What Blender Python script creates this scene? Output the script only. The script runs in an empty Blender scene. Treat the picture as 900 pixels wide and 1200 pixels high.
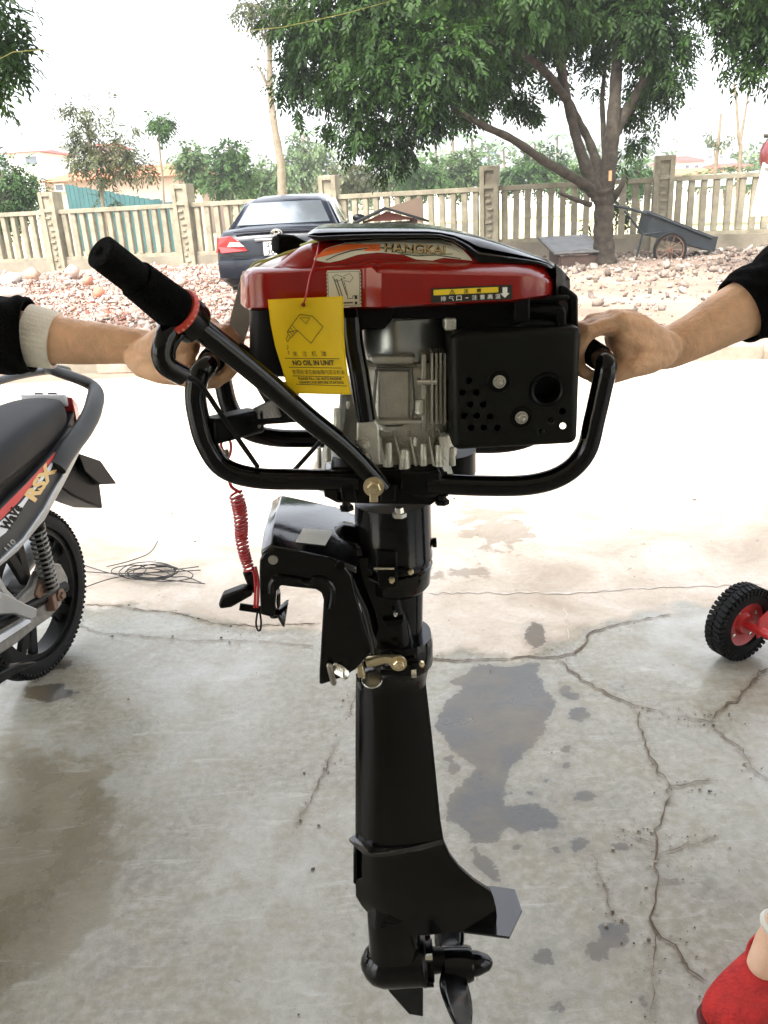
import bpy, bmesh, math, random
import numpy as np
from mathutils import Vector, Matrix
from mathutils.bvhtree import BVHTree
random.seed(7); rng = np.random.default_rng(7)
S = bpy.context.scene; C = S.collection
pi = math.pi
# ------------------------------------------------------------------ camera
CAM_H = 1.45; FPX = 970.0; PITCH = math.radians(20.9); ROLL = math.radians(-3.05)
cam = bpy.data.cameras.new('camera'); camo = bpy.data.objects.new('camera', cam); C.objects.link(camo)
cam.sensor_fit = 'VERTICAL'; cam.sensor_height = 36; cam.lens = 36 * FPX / 1200
cam.clip_start = .05; cam.clip_end = 3000
MC = (Matrix.Rotation(pi / 2 - PITCH, 4, 'X') @ Matrix.Rotation(ROLL, 4, 'Z'))
camo.matrix_world = Matrix.Translation((0, 0, CAM_H)) @ MC
S.camera = camo
S.render.resolution_x = 768; S.render.resolution_y = 1024
# ------------------------------------------------------------------ world, sun, exposure
SUN_EL = math.radians(58); SUN_AZ = math.radians(215)      # azimuth the light comes from, 0 = +Y, clockwise
w = bpy.data.worlds.new("World"); S.world = w; w.use_nodes = True
nt = w.node_tree; nt.nodes.clear()
sky = nt.nodes.new('ShaderNodeTexSky'); sky.sky_type = 'NISHITA'; sky.sun_disc = False
sky.sun_elevation = SUN_EL; sky.sun_rotation = SUN_AZ
sky.air_density = 1.0; sky.dust_density = 4.0; sky.ozone_density = 1.0
hs = nt.nodes.new('ShaderNodeHueSaturation'); hs.inputs['Saturation'].default_value = .22
bg = nt.nodes.new('ShaderNodeBackground'); bg.inputs[1].default_value = .15
wo = nt.nodes.new('ShaderNodeOutputWorld')
nt.links.new(sky.outputs[0], hs.inputs['Color']); nt.links.new(hs.outputs[0], bg.inputs[0]); nt.links.new(bg.outputs[0], wo.inputs[0])
sl = bpy.data.lights.new('sun', 'SUN'); sl.energy = 1.3; sl.angle = math.radians(22); sl.color = (1, .95, .88)
so = bpy.data.objects.new('sun', sl); C.objects.link(so)
sd = Vector((math.sin(SUN_AZ) * math.cos(SUN_EL), math.cos(SUN_AZ) * math.cos(SUN_EL), math.sin(SUN_EL)))
so.rotation_euler = sd.to_track_quat('Z', 'Y').to_euler()
S.view_settings.view_transform = 'Standard'; S.view_settings.look = 'None'
S.view_settings.exposure = 2.5; S.view_settings.gamma = 1
S.cycles.max_bounces = 8; S.cycles.diffuse_bounces = 5; S.cycles.transparent_max_bounces = 12

# ------------------------------------------------------------------ picture point -> place
def ray(x, y): return (MC.to_3x3() @ Vector((x - 450, 600 - y, -FPX)))
def P(x, y, Y):                      # point at depth Y on the line of sight
    d = ray(x, y); return d * (Y / d.y) + Vector((0, 0, CAM_H))
def G(x, y, z=0.0):                  # point at height z
    d = ray(x, y); return d * ((z - CAM_H) / d.z) + Vector((0, 0, CAM_H))
def proj(p):
    v = MC.to_3x3().transposed() @ (Vector(p) - Vector((0, 0, CAM_H))); return 450 - FPX * v.x / v.z, 600 + FPX * v.y / v.z
def lin(tab, x):
    return float(np.interp(x, [t[0] for t in tab], [t[1] for t in tab]))

# ------------------------------------------------------------------ materials
def newmat(name):
    m = bpy.data.materials.new(name); m.use_nodes = True
    return m, m.node_tree, m.node_tree.nodes['Principled BSDF']
def mat(name, col, rough=.5, metal=0., var=.0, vscale=8., bump=0., bscale=60., coat=0., col2=None, spec=.5, island=0., trans=0., rvar=0.):
    m, t, b = newmat(name)
    b.inputs['Base Color'].default_value = (*col, 1); b.inputs['Roughness'].default_value = rough
    b.inputs['Metallic'].default_value = metal; b.inputs['Coat Weight'].default_value = coat
    b.inputs['Coat Roughness'].default_value = .08; b.inputs['Specular IOR Level'].default_value = spec
    tc = t.nodes.new('ShaderNodeTexCoord')
    src = None
    oi = t.nodes.new('ShaderNodeObjectInfo'); va = t.nodes.new('ShaderNodeVectorMath'); va.operation = 'MULTIPLY_ADD'; va.inputs[1].default_value = (9, 7, 5)
    t.links.new(oi.outputs['Random'], va.inputs[0]); t.links.new(tc.outputs['Object'], va.inputs[2]); vec0 = va.outputs[0]
    if var or col2:
        n = t.nodes.new('ShaderNodeTexNoise'); n.inputs['Scale'].default_value = vscale; n.inputs['Detail'].default_value = 7; n.inputs['Roughness'].default_value = .62
        t.links.new(vec0, n.inputs['Vector'])
        r = t.nodes.new('ShaderNodeValToRGB'); r.color_ramp.elements[0].position = .32; r.color_ramp.elements[1].position = .68
        c2 = col2 if col2 else tuple(min(1, c * (1 + var)) for c in col)
        c1 = col if col2 else tuple(c * (1 - var) for c in col)
        r.color_ramp.elements[0].color = (*c1, 1); r.color_ramp.elements[1].color = (*c2, 1)
        t.links.new(n.outputs['Fac'], r.inputs[0]); src = r.outputs[0]
        if rvar:
            mr = t.nodes.new('ShaderNodeMapRange'); mr.inputs[3].default_value = max(.02, rough - rvar); mr.inputs[4].default_value = min(1, rough + rvar)
            t.links.new(n.outputs['Fac'], mr.inputs[0]); t.links.new(mr.outputs[0], b.inputs['Roughness'])
    if island:
        g = t.nodes.new('ShaderNodeNewGeometry'); h = t.nodes.new('ShaderNodeHueSaturation')
        mr = t.nodes.new('ShaderNodeMapRange'); mr.inputs[3].default_value = 1 - island; mr.inputs[4].default_value = 1 + island
        t.links.new(g.outputs['Random Per Island'], mr.inputs[0]); t.links.new(mr.outputs[0], h.inputs['Value'])
        if src: t.links.new(src, h.inputs['Color'])
        else: h.inputs['Color'].default_value = (*col, 1)
        src = h.outputs[0]
    if src: t.links.new(src, b.inputs['Base Color'])
    if bump:
        n2 = t.nodes.new('ShaderNodeTexNoise'); n2.inputs['Scale'].default_value = bscale; n2.inputs['Detail'].default_value = 6
        t.links.new(tc.outputs['Object'], n2.inputs['Vector'])
        bp = t.nodes.new('ShaderNodeBump'); bp.inputs['Strength'].default_value = bump; bp.inputs['Distance'].default_value = .01
        t.links.new(n2.outputs['Fac'], bp.inputs['Height']); t.links.new(bp.outputs[0], b.inputs['Normal'])
    if trans:
        tr = t.nodes.new('ShaderNodeBsdfTranslucent'); mx = t.nodes.new('ShaderNodeMixShader'); mx.inputs[0].default_value = trans
        if src: t.links.new(src, tr.inputs[0])
        else: tr.inputs[0].default_value = (*col, 1)
        o = t.nodes['Material Output']
        t.links.new(b.outputs[0], mx.inputs[1]); t.links.new(tr.outputs[0], mx.inputs[2]); t.links.new(mx.outputs[0], o.inputs[0])
    return m
black = mat('black_gloss', (.0016, .0016, .0016), .13, var=.3, vscale=30, coat=.06, rvar=.06, bump=.03, bscale=260, spec=.3)
blackg = mat('black_lacquer', (.004, .0045, .005), .16, var=.5, vscale=14, coat=.8, bump=.05, bscale=120, spec=.6)
blackm = mat('black_satin', (.0026, .0026, .002), .34, var=.3, vscale=25, bump=.05, bscale=400, spec=.16)
blackp = mat('black_plastic', (.002, .002, .002), .45, spec=.14, var=.2, vscale=40, bump=.08, bscale=500)
muffm = mat('muffler_black', (.0042, .0046, .0034), .42, spec=.2, var=.25, vscale=9, bump=.1, bscale=700)
rubber = mat('rubber', (.008, .008, .008), .75, spec=.2, var=.3, vscale=50, bump=.15, bscale=300)
foam = mat('grip_foam', (.004, .004, .004), .9, spec=.1, var=.3, vscale=120, bump=.6, bscale=420)
red = mat('red_paint', (.245, .006, .003), .20, var=.12, vscale=5, coat=.25, rvar=.06)
redp = mat('red_plastic', (.55, .02, .015), .4)
redring = mat('red_ring', (.55, .05, .03), .5)
alu = mat('cast_aluminium', (.56, .55, .48), .38, .7, var=.18, vscale=18, bump=.25, bscale=260)
alud = mat('dark_casting', (.2, .2, .18), .5, .7, var=.2, vscale=18, bump=.25, bscale=200)
steel = mat('sheet_steel', (.42, .45, .45), .28, .9, var=.18, vscale=12)
brass = mat('zinc_yellow', (.66, .56, .36), .30, .9, var=.2, vscale=40)
chrome = mat('bolt_steel', (.7, .69, .62), .25, 1.)
white = mat('white_print', (.8, .8, .76), .5)
cream = mat('cream_print', (.72, .68, .52), .4)
yellow = mat('yellow_card', (.98, .76, .015), .45, var=.04, vscale=10, trans=.45)
yel2 = mat('yellow_print', (.85, .62, .03), .45)
orange = mat('orange_print', (.85, .16, .03), .4)
ink = mat('ink', (.02, .018, .012), .6)
goldi = mat('gold_print', (.62, .42, .16), .35)
cord = mat('red_cord', (.42, .012, .016), .35, coat=.3)
skin = mat('skin', (.70, .43, .26), .5, var=.2, vscale=22, bump=.3, bscale=140, spec=.4)
skin.node_tree.nodes['Principled BSDF'].inputs['Subsurface Weight'].default_value = .12
skin.node_tree.nodes['Principled BSDF'].inputs['Subsurface Radius'].default_value = (.012, .004, .002)
skin.node_tree.nodes['Principled BSDF'].inputs['Subsurface Scale'].default_value = 1
skin2 = mat('skin_fair', (.66, .42, .28), .48, var=.10, vscale=14, bump=.1, bscale=110)
clothb = mat('black_knit', (.003, .003, .003), .95, spec=.08, var=.3, vscale=200, bump=.5, bscale=500)
clothc = mat('cream_rib', (.80, .76, .66), .9, var=.08, vscale=60, bump=.3, bscale=300)
denim = mat('dark_trousers', (.012, .014, .02), .9, var=.3, vscale=60, bump=.3, bscale=300)
hairm = mat('black_hair', (.01, .008, .007), .5, bump=.4, bscale=120)
redcloth = mat('red_cloth', (.42, .018, .015), .85, var=.25, vscale=30, bump=.5, bscale=160)
conc_f = mat('fence_concrete', (.15, .13, .088), .9, col2=(.29, .26, .185), vscale=3.5, bump=.5, bscale=25)
conc_d = mat('fence_base', (.12, .105, .075), .95, col2=(.23, .20, .15), vscale=1.5, bump=.5, bscale=20)
bark = mat('bark', (.014, .010, .006), .95, col2=(.052, .042, .029), vscale=9, bump=1., bscale=30)
barkg = mat('pale_bark', (.13, .10, .07), .9, col2=(.22, .18, .13), vscale=6, bump=.6, bscale=20)
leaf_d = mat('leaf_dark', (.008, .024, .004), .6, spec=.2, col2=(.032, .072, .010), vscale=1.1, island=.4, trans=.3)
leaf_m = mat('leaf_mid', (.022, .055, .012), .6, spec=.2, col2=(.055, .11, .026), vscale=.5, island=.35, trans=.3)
leaf_p = mat('leaf_haze_tint', (.05, .095, .026), .55, col2=(.10, .155, .05), vscale=.3, island=.3, trans=.3)  # distance haze partly painted into this pale leaf colour
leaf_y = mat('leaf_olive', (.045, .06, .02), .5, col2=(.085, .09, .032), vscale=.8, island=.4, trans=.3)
plank = mat('grey_board', (.19, .18, .15), .7, var=.2, vscale=12, bump=.2, bscale=60)

# ------------------------------------------------------------------ mesh builder
class MB:
    def __init__(s): s.v = []; s.f = []
    def add(s, v, f):
        o = len(s.v); s.v += [Vector(p) for p in v]; s.f += [tuple(i + o for i in q) for q in f]; return s
    def box(s, c, size, rot=None):
        x, y, z = [k / 2 for k in size]
        v = [Vector((a * x, b * y, d * z)) for a in (-1, 1) for b in (-1, 1) for d in (-1, 1)]
        if rot is not None: v = [rot @ p for p in v]
        c = Vector(c)
        return s.add([p + c for p in v], [(0, 1, 3, 2), (4, 6, 7, 5), (0, 4, 5, 1), (2, 3, 7, 6), (0, 2, 6, 4), (1, 5, 7, 3)])
    def bar(s, a, b, wx, wz, up=(0, 0, 1)):
        a, b = Vector(a), Vector(b); d = (b - a).normalized(); sx = d.cross(Vector(up))
        if sx.length < 1e-4: sx = d.cross(Vector((1, 0, 0)))
        sx.normalize(); u = sx.cross(d)
        v = [p + sx * i * wx / 2 + u * j * wz / 2 for p in (a, b) for i, j in ((-1, -1), (1, -1), (1, 1), (-1, 1))]
        return s.add(v, [(3, 2, 1, 0), (4, 5, 6, 7), (0, 1, 5, 4), (1, 2, 6, 5), (2, 3, 7, 6), (3, 0, 4, 7)])
    def prism(s, pts, ext):
        pts = [Vector(p) for p in pts]; e = Vector(ext); n = len(pts)
        return s.add(pts + [p + e for p in pts], [tuple(range(n))[::-1], tuple(range(n, 2 * n))] + [(i, (i + 1) % n, n + (i + 1) % n, n + i) for i in range(n)])
    def loft(s, rings, caps=True, closed=True):
        n = len(rings[0]); v = [p for r in rings for p in r]; f = []
        for k in range(len(rings) - 1):
            for i in range(n if closed else n - 1):
                j = (i + 1) % n; f.append((k * n + i, k * n + j, (k + 1) * n + j, (k + 1) * n + i))
        if caps and closed: f += [tuple(range(n))[::-1], tuple(range((len(rings) - 1) * n, len(rings) * n))]
        return s.add(v, f)
    def tube(s, path, rad, seg=14, caps=True, flat=1.0, rnd=False):
        path = [Vector(p) for p in path]; n = len(path)
        if not hasattr(rad, '__len__'): rad = [rad] * n
        rad = list(rad)
        if rnd:                                   # hemispherical ends
            d0 = (path[0] - path[1]).normalized(); d1 = (path[-1] - path[-2]).normalized(); r0, r1 = rad[0], rad[-1]
            ks = (20, 45, 75)
            path = [path[0] + d0 * r0 * math.sin(math.radians(k)) for k in ks[::-1]] + path + [path[-1] + d1 * r1 * math.sin(math.radians(k)) for k in ks]
            rad = [r0 * math.cos(math.radians(k)) for k in ks[::-1]] + rad + [r1 * math.cos(math.radians(k)) for k in ks]; n = len(path)
        t = [(path[min(i + 1, n - 1)] - path[max(i - 1, 0)]).normalized() for i in range(n)]
        u = t[0].orthogonal().normalized(); rings = []
        if abs(t[0].z) < .9: u = (Vector((0, 0, 1)) - t[0] * t[0].z).normalized()
        for i in range(n):
            u = (u - t[i] * u.dot(t[i])).normalized(); b = t[i].cross(u)
            rings.append([path[i] + (u * math.cos(a) * flat + b * math.sin(a)) * rad[i] for a in [2 * pi * k / seg for k in range(seg)]])
        return s.loft(rings, caps)
    def lathe(s, a, axis, prof, seg=24):
        a = Vector(a); axis = Vector(axis).normalized(); u = axis.orthogonal().normalized(); b = axis.cross(u)
        return s.loft([[a + axis * t + (u * math.cos(q) + b * math.sin(q)) * max(r, 1e-5) for q in [2 * pi * k / seg for k in range(seg)]] for t, r in prof], caps=False)
    def sphere(s, c, r, seg=14, rot=None):
        if not hasattr(r, '__len__'): r = (r, r, r)
        rings = []
        for i in range(1, seg // 2 + 1):
            th = pi * i / (seg // 2 + 1)
            q = [Vector((r[0] * math.sin(th) * math.cos(2 * pi * k / seg), r[1] * math.sin(th) * math.sin(2 * pi * k / seg), -r[2] * math.cos(th))) for k in range(seg)]
            if rot is not None: q = [rot @ p for p in q]
            rings.append([p + Vector(c) for p in q])
        return s.loft(rings)
    def build(s, name, m, parent=None, smooth=35, bevel=0, seg=2, world=False):
        me = bpy.data.meshes.new(name); me.from_pydata([tuple(p) for p in s.v], [], s.f); me.validate()
        bm = bmesh.new(); bm.from_mesh(me); bmesh.ops.recalc_face_normals(bm, faces=bm.faces); bm.to_mesh(me); bm.free()
        if smooth:
            me.shade_smooth(); me.set_sharp_from_angle(angle=math.radians(smooth))
        me.materials.append(m)
        o = bpy.data.objects.new(name, me); C.objects.link(o)
        if parent is not None:
            o.parent = parent
            if world: o.location = -sum((p.location for p in _up(o)), Vector())
        if bevel:
            md = o.modifiers.new('bevel', 'BEVEL'); md.width = bevel; md.segments = seg; md.limit_method = 'ANGLE'; md.angle_limit = math.radians(35)
            md.harden_normals = False
        return o
def smoothpath(pts, n=8, rad=None):
    pts = [Vector(p) for p in pts]; out = []; ro = []
    for i in range(len(pts) - 1):
        p0, p1, p2, p3 = pts[max(i - 1, 0)], pts[i], pts[i + 1], pts[min(i + 2, len(pts) - 1)]
        for k in range(n):
            t = k / n
            out.append(.5 * ((2 * p1) + (p2 - p0) * t + (2 * p0 - 5 * p1 + 4 * p2 - p3) * t * t + (3 * p1 - p0 - 3 * p2 + p3) * t ** 3))
            if rad: ro.append(rad[i] * (1 - t) + rad[i + 1] * t)
    out.append(pts[-1])
    if rad: ro.append(rad[-1]); return out, ro
    return out
def tag(o, label=None, cat=None, group=None, kind=None):
    if label: o['label'] = label
    if cat: o['category'] = cat
    if group: o['group'] = group
    if kind: o['kind'] = kind
    return o
def thing(name, label, cat, loc=(0, 0, 0), group=None):
    o = bpy.data.objects.new(name, None); o.empty_display_size = .1; C.objects.link(o); o.location = loc
    return tag(o, label, cat, group)
def fastmesh(name, v, f, m, parent=None, smooth=False, mats=None):
    v = np.asarray(v, dtype=np.float32); f = np.asarray(f, dtype=np.int32); k = f.shape[1]
    if parent is not None: v = v - np.array(parent.location, dtype=np.float32)
    me = bpy.data.meshes.new(name); me.vertices.add(len(v)); me.vertices.foreach_set('co', v.ravel())
    me.loops.add(f.size); me.loops.foreach_set('vertex_index', f.ravel())
    me.polygons.add(len(f)); me.polygons.foreach_set('loop_start', np.arange(0, f.size, k, dtype=np.int32))
    me.update(calc_edges=True); me.materials.append(m)
    if smooth: me.shade_smooth()
    o = bpy.data.objects.new(name, me); C.objects.link(o)
    if parent is not None: o.parent = parent
    return o
# ---- flat print: text and lines as thin real shapes
_tc = {}
def text2d(s, bold=0.0):
    key = (s, bold)
    if key in _tc: return _tc[key]
    cu = bpy.data.curves.new('t', 'FONT'); cu.body = s; cu.size = 1; cu.resolution_u = 3; cu.offset = bold
    o = bpy.data.objects.new('t', cu); C.objects.link(o)
    dg = bpy.context.evaluated_depsgraph_get(); me = bpy.data.meshes.new_from_object(o.evaluated_get(dg))
    v = np.array([x.co[:2] for x in me.vertices]) if len(me.vertices) else np.zeros((1, 2)); f = [tuple(p.vertices) for p in me.polygons]
    bpy.data.objects.remove(o); bpy.data.curves.remove(cu); bpy.data.meshes.remove(me)
    mn, mx = v.min(0), v.max(0); v = (v - mn) / np.maximum(mx - mn, 1e-6)
    _tc[key] = (v, f); return _tc[key]
def print_on(fn, name, m, parent, texts=(), lines=(), polys=()):
    """fn maps flat (u, v) onto the surface. texts: (string, x, y, w, h, bold, ang) lower-left corner; lines: (pts, width); polys: pts"""
    mb = MB()
    for t in texts:
        s_, x, y, w_, h_ = t[:5]; bold = t[5] if len(t) > 5 else .01; ang = t[6] if len(t) > 6 else 0
        v, f = text2d(s_, bold); ca, sa = math.cos(ang), math.sin(ang)
        q = [fn(x + a * w_ * ca - b * h_ * sa, y + a * w_ * sa + b * h_ * ca) for a, b in v]; mb.add(q, f)
    for pts, wd in lines:
        for a, b in zip(pts[:-1], pts[1:]):
            dx, dy = b[0] - a[0], b[1] - a[1]; L = math.hypot(dx, dy) or 1; nx, ny = -dy / L * wd / 2, dx / L * wd / 2
            k = max(1, int(L / 12)) if L > 12 else 1
            for i in range(k):
                a2 = (a[0] + dx * i / k, a[1] + dy * i / k); b2 = (a[0] + dx * (i + 1) / k, a[1] + dy * (i + 1) / k)
                mb.add([fn(a2[0] + nx, a2[1] + ny), fn(a2[0] - nx, a2[1] - ny), fn(b2[0] - nx, b2[1] - ny), fn(b2[0] + nx, b2[1] + ny)], [(0, 1, 2, 3)])
    for p in polys: mb.add([fn(*q) for q in p], [tuple(range(len(p)))])
    return mb.build(name, m, parent, smooth=0, world=True)
def strip_poly(top, bot, n=24):
    """flat outline between two (x, y) tables, cut into narrow quads"""
    xs = np.linspace(top[0][0], top[-1][0], n + 1); out = []
    for a, b in zip(xs[:-1], xs[1:]):
        for k in range(5):
            f_ = lambda x, s_: lin(top, x) * (1 - s_) + lin(bot, x) * s_
            out.append([(a, f_(a, k / 5)), (b, f_(b, k / 5)), (b, f_(b, k / 5 + .2)), (a, f_(a, k / 5 + .2))])
    return out
def onto(objs, off=.0008):
    """flat picture point -> point lying on the surface of the given meshes"""
    vs = []; fs = []
    for o in objs:
        k = len(vs); q = o.matrix_world if o.parent is None else Matrix.Translation(o.location + sum((p.location for p in _up(o)), Vector()))
        vs += [q @ v.co for v in o.data.vertices]; fs += [tuple(i + k for i in p.vertices) for p in o.data.polygons]
    t = BVHTree.FromPolygons(vs, fs)
    def fn(x, y):
        d = ray(x, y).normalized(); h = t.ray_cast(Vector((0, 0, CAM_H)), d)
        if h[0] is None: h = (P(x, y, 1.0), Vector((0, -1, 0)), 0, 0)
        n = h[1] if h[1].dot(d) < 0 else -h[1]
        return h[0] + n * off
    return fn
def _up(o):
    p = o.parent
    while p is not None: yield p; p = p.parent
#@@SETTING
# ================================================================== GROUND
def inside(poly, X, Y):
    r = np.zeros(X.shape, bool); n = len(poly)
    for i in range(n):
        x1, y1 = poly[i]; x2, y2 = poly[(i + 1) % n]
        c = ((y1 > Y) != (y2 > Y)) & (X < (x2 - x1) * (Y - y1) / ((y2 - y1) + 1e-12) + x1); r ^= c
    return r
def segdist(poly, X, Y, closed=True):
    d = np.full(X.shape, 9.); n = len(poly)
    for i in range(n if closed else n - 1):
        x1, y1 = poly[i]; x2, y2 = poly[(i + 1) % n]; dx, dy = x2 - x1, y2 - y1
        t = np.clip(((X - x1) * dx + (Y - y1) * dy) / (dx * dx + dy * dy + 1e-12), 0, 1)
        d = np.minimum(d, np.hypot(X - x1 - t * dx, Y - y1 - t * dy))
    return d
def gxy(pts): return [tuple(G(x, y)[:2]) for x, y in pts]
blob = [(500 + a / 2.143, 640 + b / 2.143) for a, b in [(130, 296), (60, 345), (90, 360), (40, 400), (20, 450), (60, 510), (120, 560), (60, 620), (45, 680), (95, 720), (115, 760), (110, 800), (190, 855), (165, 790), (120, 752), (185, 755), (190, 710), (340, 720), (340, 685), (280, 655), (195, 650), (200, 590), (240, 530), (290, 480), (310, 430), (330, 395), (300, 360), (280, 320), (290, 290), (200, 303)]]
road_stains = [[(535, 585), (600, 600), (628, 630), (600, 650), (560, 632), (530, 612)], [(508, 668), (560, 662), (575, 672), (520, 684)]]
def ell(x, y, a, b, n=12): return [(x + a * math.cos(2 * pi * i / n) * (1 + .2 * math.sin(i * 2.7 + x)), y + b * math.sin(2 * pi * i / n) * (1 + .15 * math.sin(i * 1.9 + y))) for i in range(n)]
drops = [(679, 838, 15, 9), (627, 745, 13, 15), (640, 1123, 13, 10), (652, 1181, 9, 9), (786, 1036, 17, 6), (811, 1038, 6, 4), (830, 1043, 8, 7), (854, 1052, 6, 3), (857, 1070, 5, 4), (727, 993, 9, 5), (663, 900, 7, 4), (664, 878, 5, 4), (651, 998, 9, 6), (676, 993, 12, 8), (686, 935, 14, 7), (727, 806, 6, 3), (663, 808, 9, 5), (668, 815, 12, 5), (60, 777, 28, 9), (57, 812, 31, 11), (640, 918, 4, 2), (622, 932, 5, 3), (600, 930, 3, 3), (612, 975, 6, 5), (606, 993, 7, 4), (648, 940, 4, 3), (531, 900, 10, 7), (525, 893, 6, 5), (694, 1163, 5, 4), (720, 1100, 20, 16), (700, 1115, 16, 14), (755, 1175, 5, 4)]
polys_wet = [blob] + [ell(*d) for d in drops]
bound = [(-400, 730), (0, 720), (60, 715), (100, 712), (160, 712), (200, 722), (245, 735), (310, 742), (370, 742), (420, 755), (500, 772), (560, 770), (640, 770), (680, 752), (690, 738), (740, 725), (780, 718), (800, 712), (830, 715), (900, 700), (1400, 670)]
tanp = [(-200, 868), (0, 875), (60, 880), (115, 885), (150, 920), (158, 960), (145, 1040), (120, 1090), (60, 1150), (0, 1180), (-200, 1250)]
xs = np.unique(np.concatenate([np.linspace(-14, -1.8, 30), np.arange(-1.8, 1.8, .014), np.linspace(1.8, 14, 30)]))
ys = np.unique(np.concatenate([np.linspace(-6, .5, 14), np.arange(.5, 3.6, .014), np.linspace(3.6, 7.6, 50)]))
X, Yg = np.meshgrid(xs, ys); wet = np.full(X.shape, -.3)
for p in polys_wet:
    q = gxy(p); d = segdist(q, X, Yg); d = np.where(inside(q, X, Yg), d, -d); wet = np.maximum(wet, d)
stn = np.full(X.shape, -.5)
for p in road_stains:
    q = gxy(p); d = segdist(q, X, Yg); d = np.where(inside(q, X, Yg), d, -d); stn = np.maximum(stn, d)
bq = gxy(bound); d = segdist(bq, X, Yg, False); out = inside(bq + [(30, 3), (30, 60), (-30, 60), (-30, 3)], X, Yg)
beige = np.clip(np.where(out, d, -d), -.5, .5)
tq = gxy(tanp); d = segdist(tq, X, Yg); tan = np.clip(np.where(inside(tq, X, Yg), d, -d), -.5, .5)
Z = 0.004 * np.sin(X * 1.7 + 1) * np.sin(Yg * 1.3) + 0.002 * np.sin(X * 5.1 + Yg * 3.3)
Z += np.where(beige > 0, .003, 0)
ny, nx = X.shape; idx = np.arange(nx * ny).reshape(ny, nx)
faces = np.stack([idx[:-1, :-1], idx[:-1, 1:], idx[1:, 1:], idx[1:, :-1]], -1).reshape(-1, 4)
m, t, b = newmat('old_concrete')
def N(t, k, **kw):
    n = t.nodes.new(k)
    for a, v in kw.items(): n.inputs[a.replace('_', ' ')].default_value = v
    return n
def noise(t, vec, sc, det=8, ro=.6, dist=0):
    n = t.nodes.new('ShaderNodeTexNoise'); n.inputs['Scale'].default_value = sc; n.inputs['Detail'].default_value = det; n.inputs['Roughness'].default_value = ro; n.inputs['Distortion'].default_value = dist
    t.links.new(vec, n.inputs['Vector']); return n.outputs['Fac']
def ramp(t, f, stops):
    r = t.nodes.new('ShaderNodeValToRGB'); t.links.new(f, r.inputs[0]); e = r.color_ramp.elements
    while len(e) < len(stops): e.new(.5)
    for k, (p, c) in enumerate(stops): e[k].position = p; e[k].color = (*c, 1) if hasattr(c, '__len__') else (c, c, c, 1)
    return r.outputs[0]
def math_(t, op, a, b_=None, clamp=False):
    n = t.nodes.new('ShaderNodeMath'); n.operation = op; n.use_clamp = clamp
    for i, q in enumerate((a, b_)):
        if q is None: continue
        if isinstance(q, (int, float)): n.inputs[i].default_value = q
        else: t.links.new(q, n.inputs[i])
    return n.outputs[0]
def mixc(t, f, a, b_, mode='MIX'):
    n = t.nodes.new('ShaderNodeMix'); n.data_type = 'RGBA'; n.blend_type = mode
    if isinstance(f, (int, float)): n.inputs[0].default_value = f
    else: t.links.new(f, n.inputs[0])
    for i, q in ((6, a), (7, b_)):
        if isinstance(q, tuple): n.inputs[i].default_value = (*q, 1)
        else: t.links.new(q, n.inputs[i])
    return n.outputs[2]
tc = t.nodes.new('ShaderNodeTexCoord').outputs['Object']
def attr(nm):
    a = t.nodes.new('ShaderNodeAttribute'); a.attribute_name = nm; return a.outputs['Fac']
nb = noise(t, tc, 1.3, 8, .6, .6); nm_ = noise(t, tc, 6, 9, .65, .3); nf = noise(t, tc, 45, 6, .6); ng = noise(t, tc, 320, 3, .6)
base = ramp(t, nb, [(.3, (.135, .118, .076)), (.5, (.245, .234, .18)), (.66, (.40, .405, .375))])
base = mixc(t, ramp(t, nm_, [(.40, .0), (.62, .7)]), base, (.20, .172, .108))
base = mixc(t, ramp(t, nf, [(.40, 0.), (.66, .5)]), base, (.40, .38, .33))
tn = math_(t, 'ADD', attr('tan'), math_(t, 'MULTIPLY', math_(t, 'SUBTRACT', nm_, .5), .35))
tanf = ramp(t, tn, [(.0, 0.), (.03, .75)])
base = mixc(t, tanf, base, mixc(t, ramp(t, nm_, [(.4, 0.), (.7, .8)]), (.16, .135, .082), (.25, .225, .155)))
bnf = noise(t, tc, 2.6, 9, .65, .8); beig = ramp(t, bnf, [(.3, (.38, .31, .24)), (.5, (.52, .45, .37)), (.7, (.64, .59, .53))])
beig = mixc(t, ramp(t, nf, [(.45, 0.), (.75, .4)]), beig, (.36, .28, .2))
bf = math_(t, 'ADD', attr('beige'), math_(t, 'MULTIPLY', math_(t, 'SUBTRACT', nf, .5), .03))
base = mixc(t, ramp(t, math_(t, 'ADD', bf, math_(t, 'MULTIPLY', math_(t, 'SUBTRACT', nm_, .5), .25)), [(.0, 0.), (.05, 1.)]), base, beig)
sf = math_(t, 'ADD', attr('stain'), math_(t, 'MULTIPLY', math_(t, 'SUBTRACT', nm_, .5), .9))
base = mixc(t, ramp(t, sf, [(.0, 0.), (.04, .55)]), base, (.17, .13, .09))
ck = ramp(t, math_(t, 'ADD', attr('crk'), math_(t, 'MULTIPLY', math_(t, 'SUBTRACT', noise(t, tc, 30, 6, .7), .42), .09)), [(.0, .75), (.022, .0)])
base = mixc(t, ck, base, (.13, .095, .05))
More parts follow.
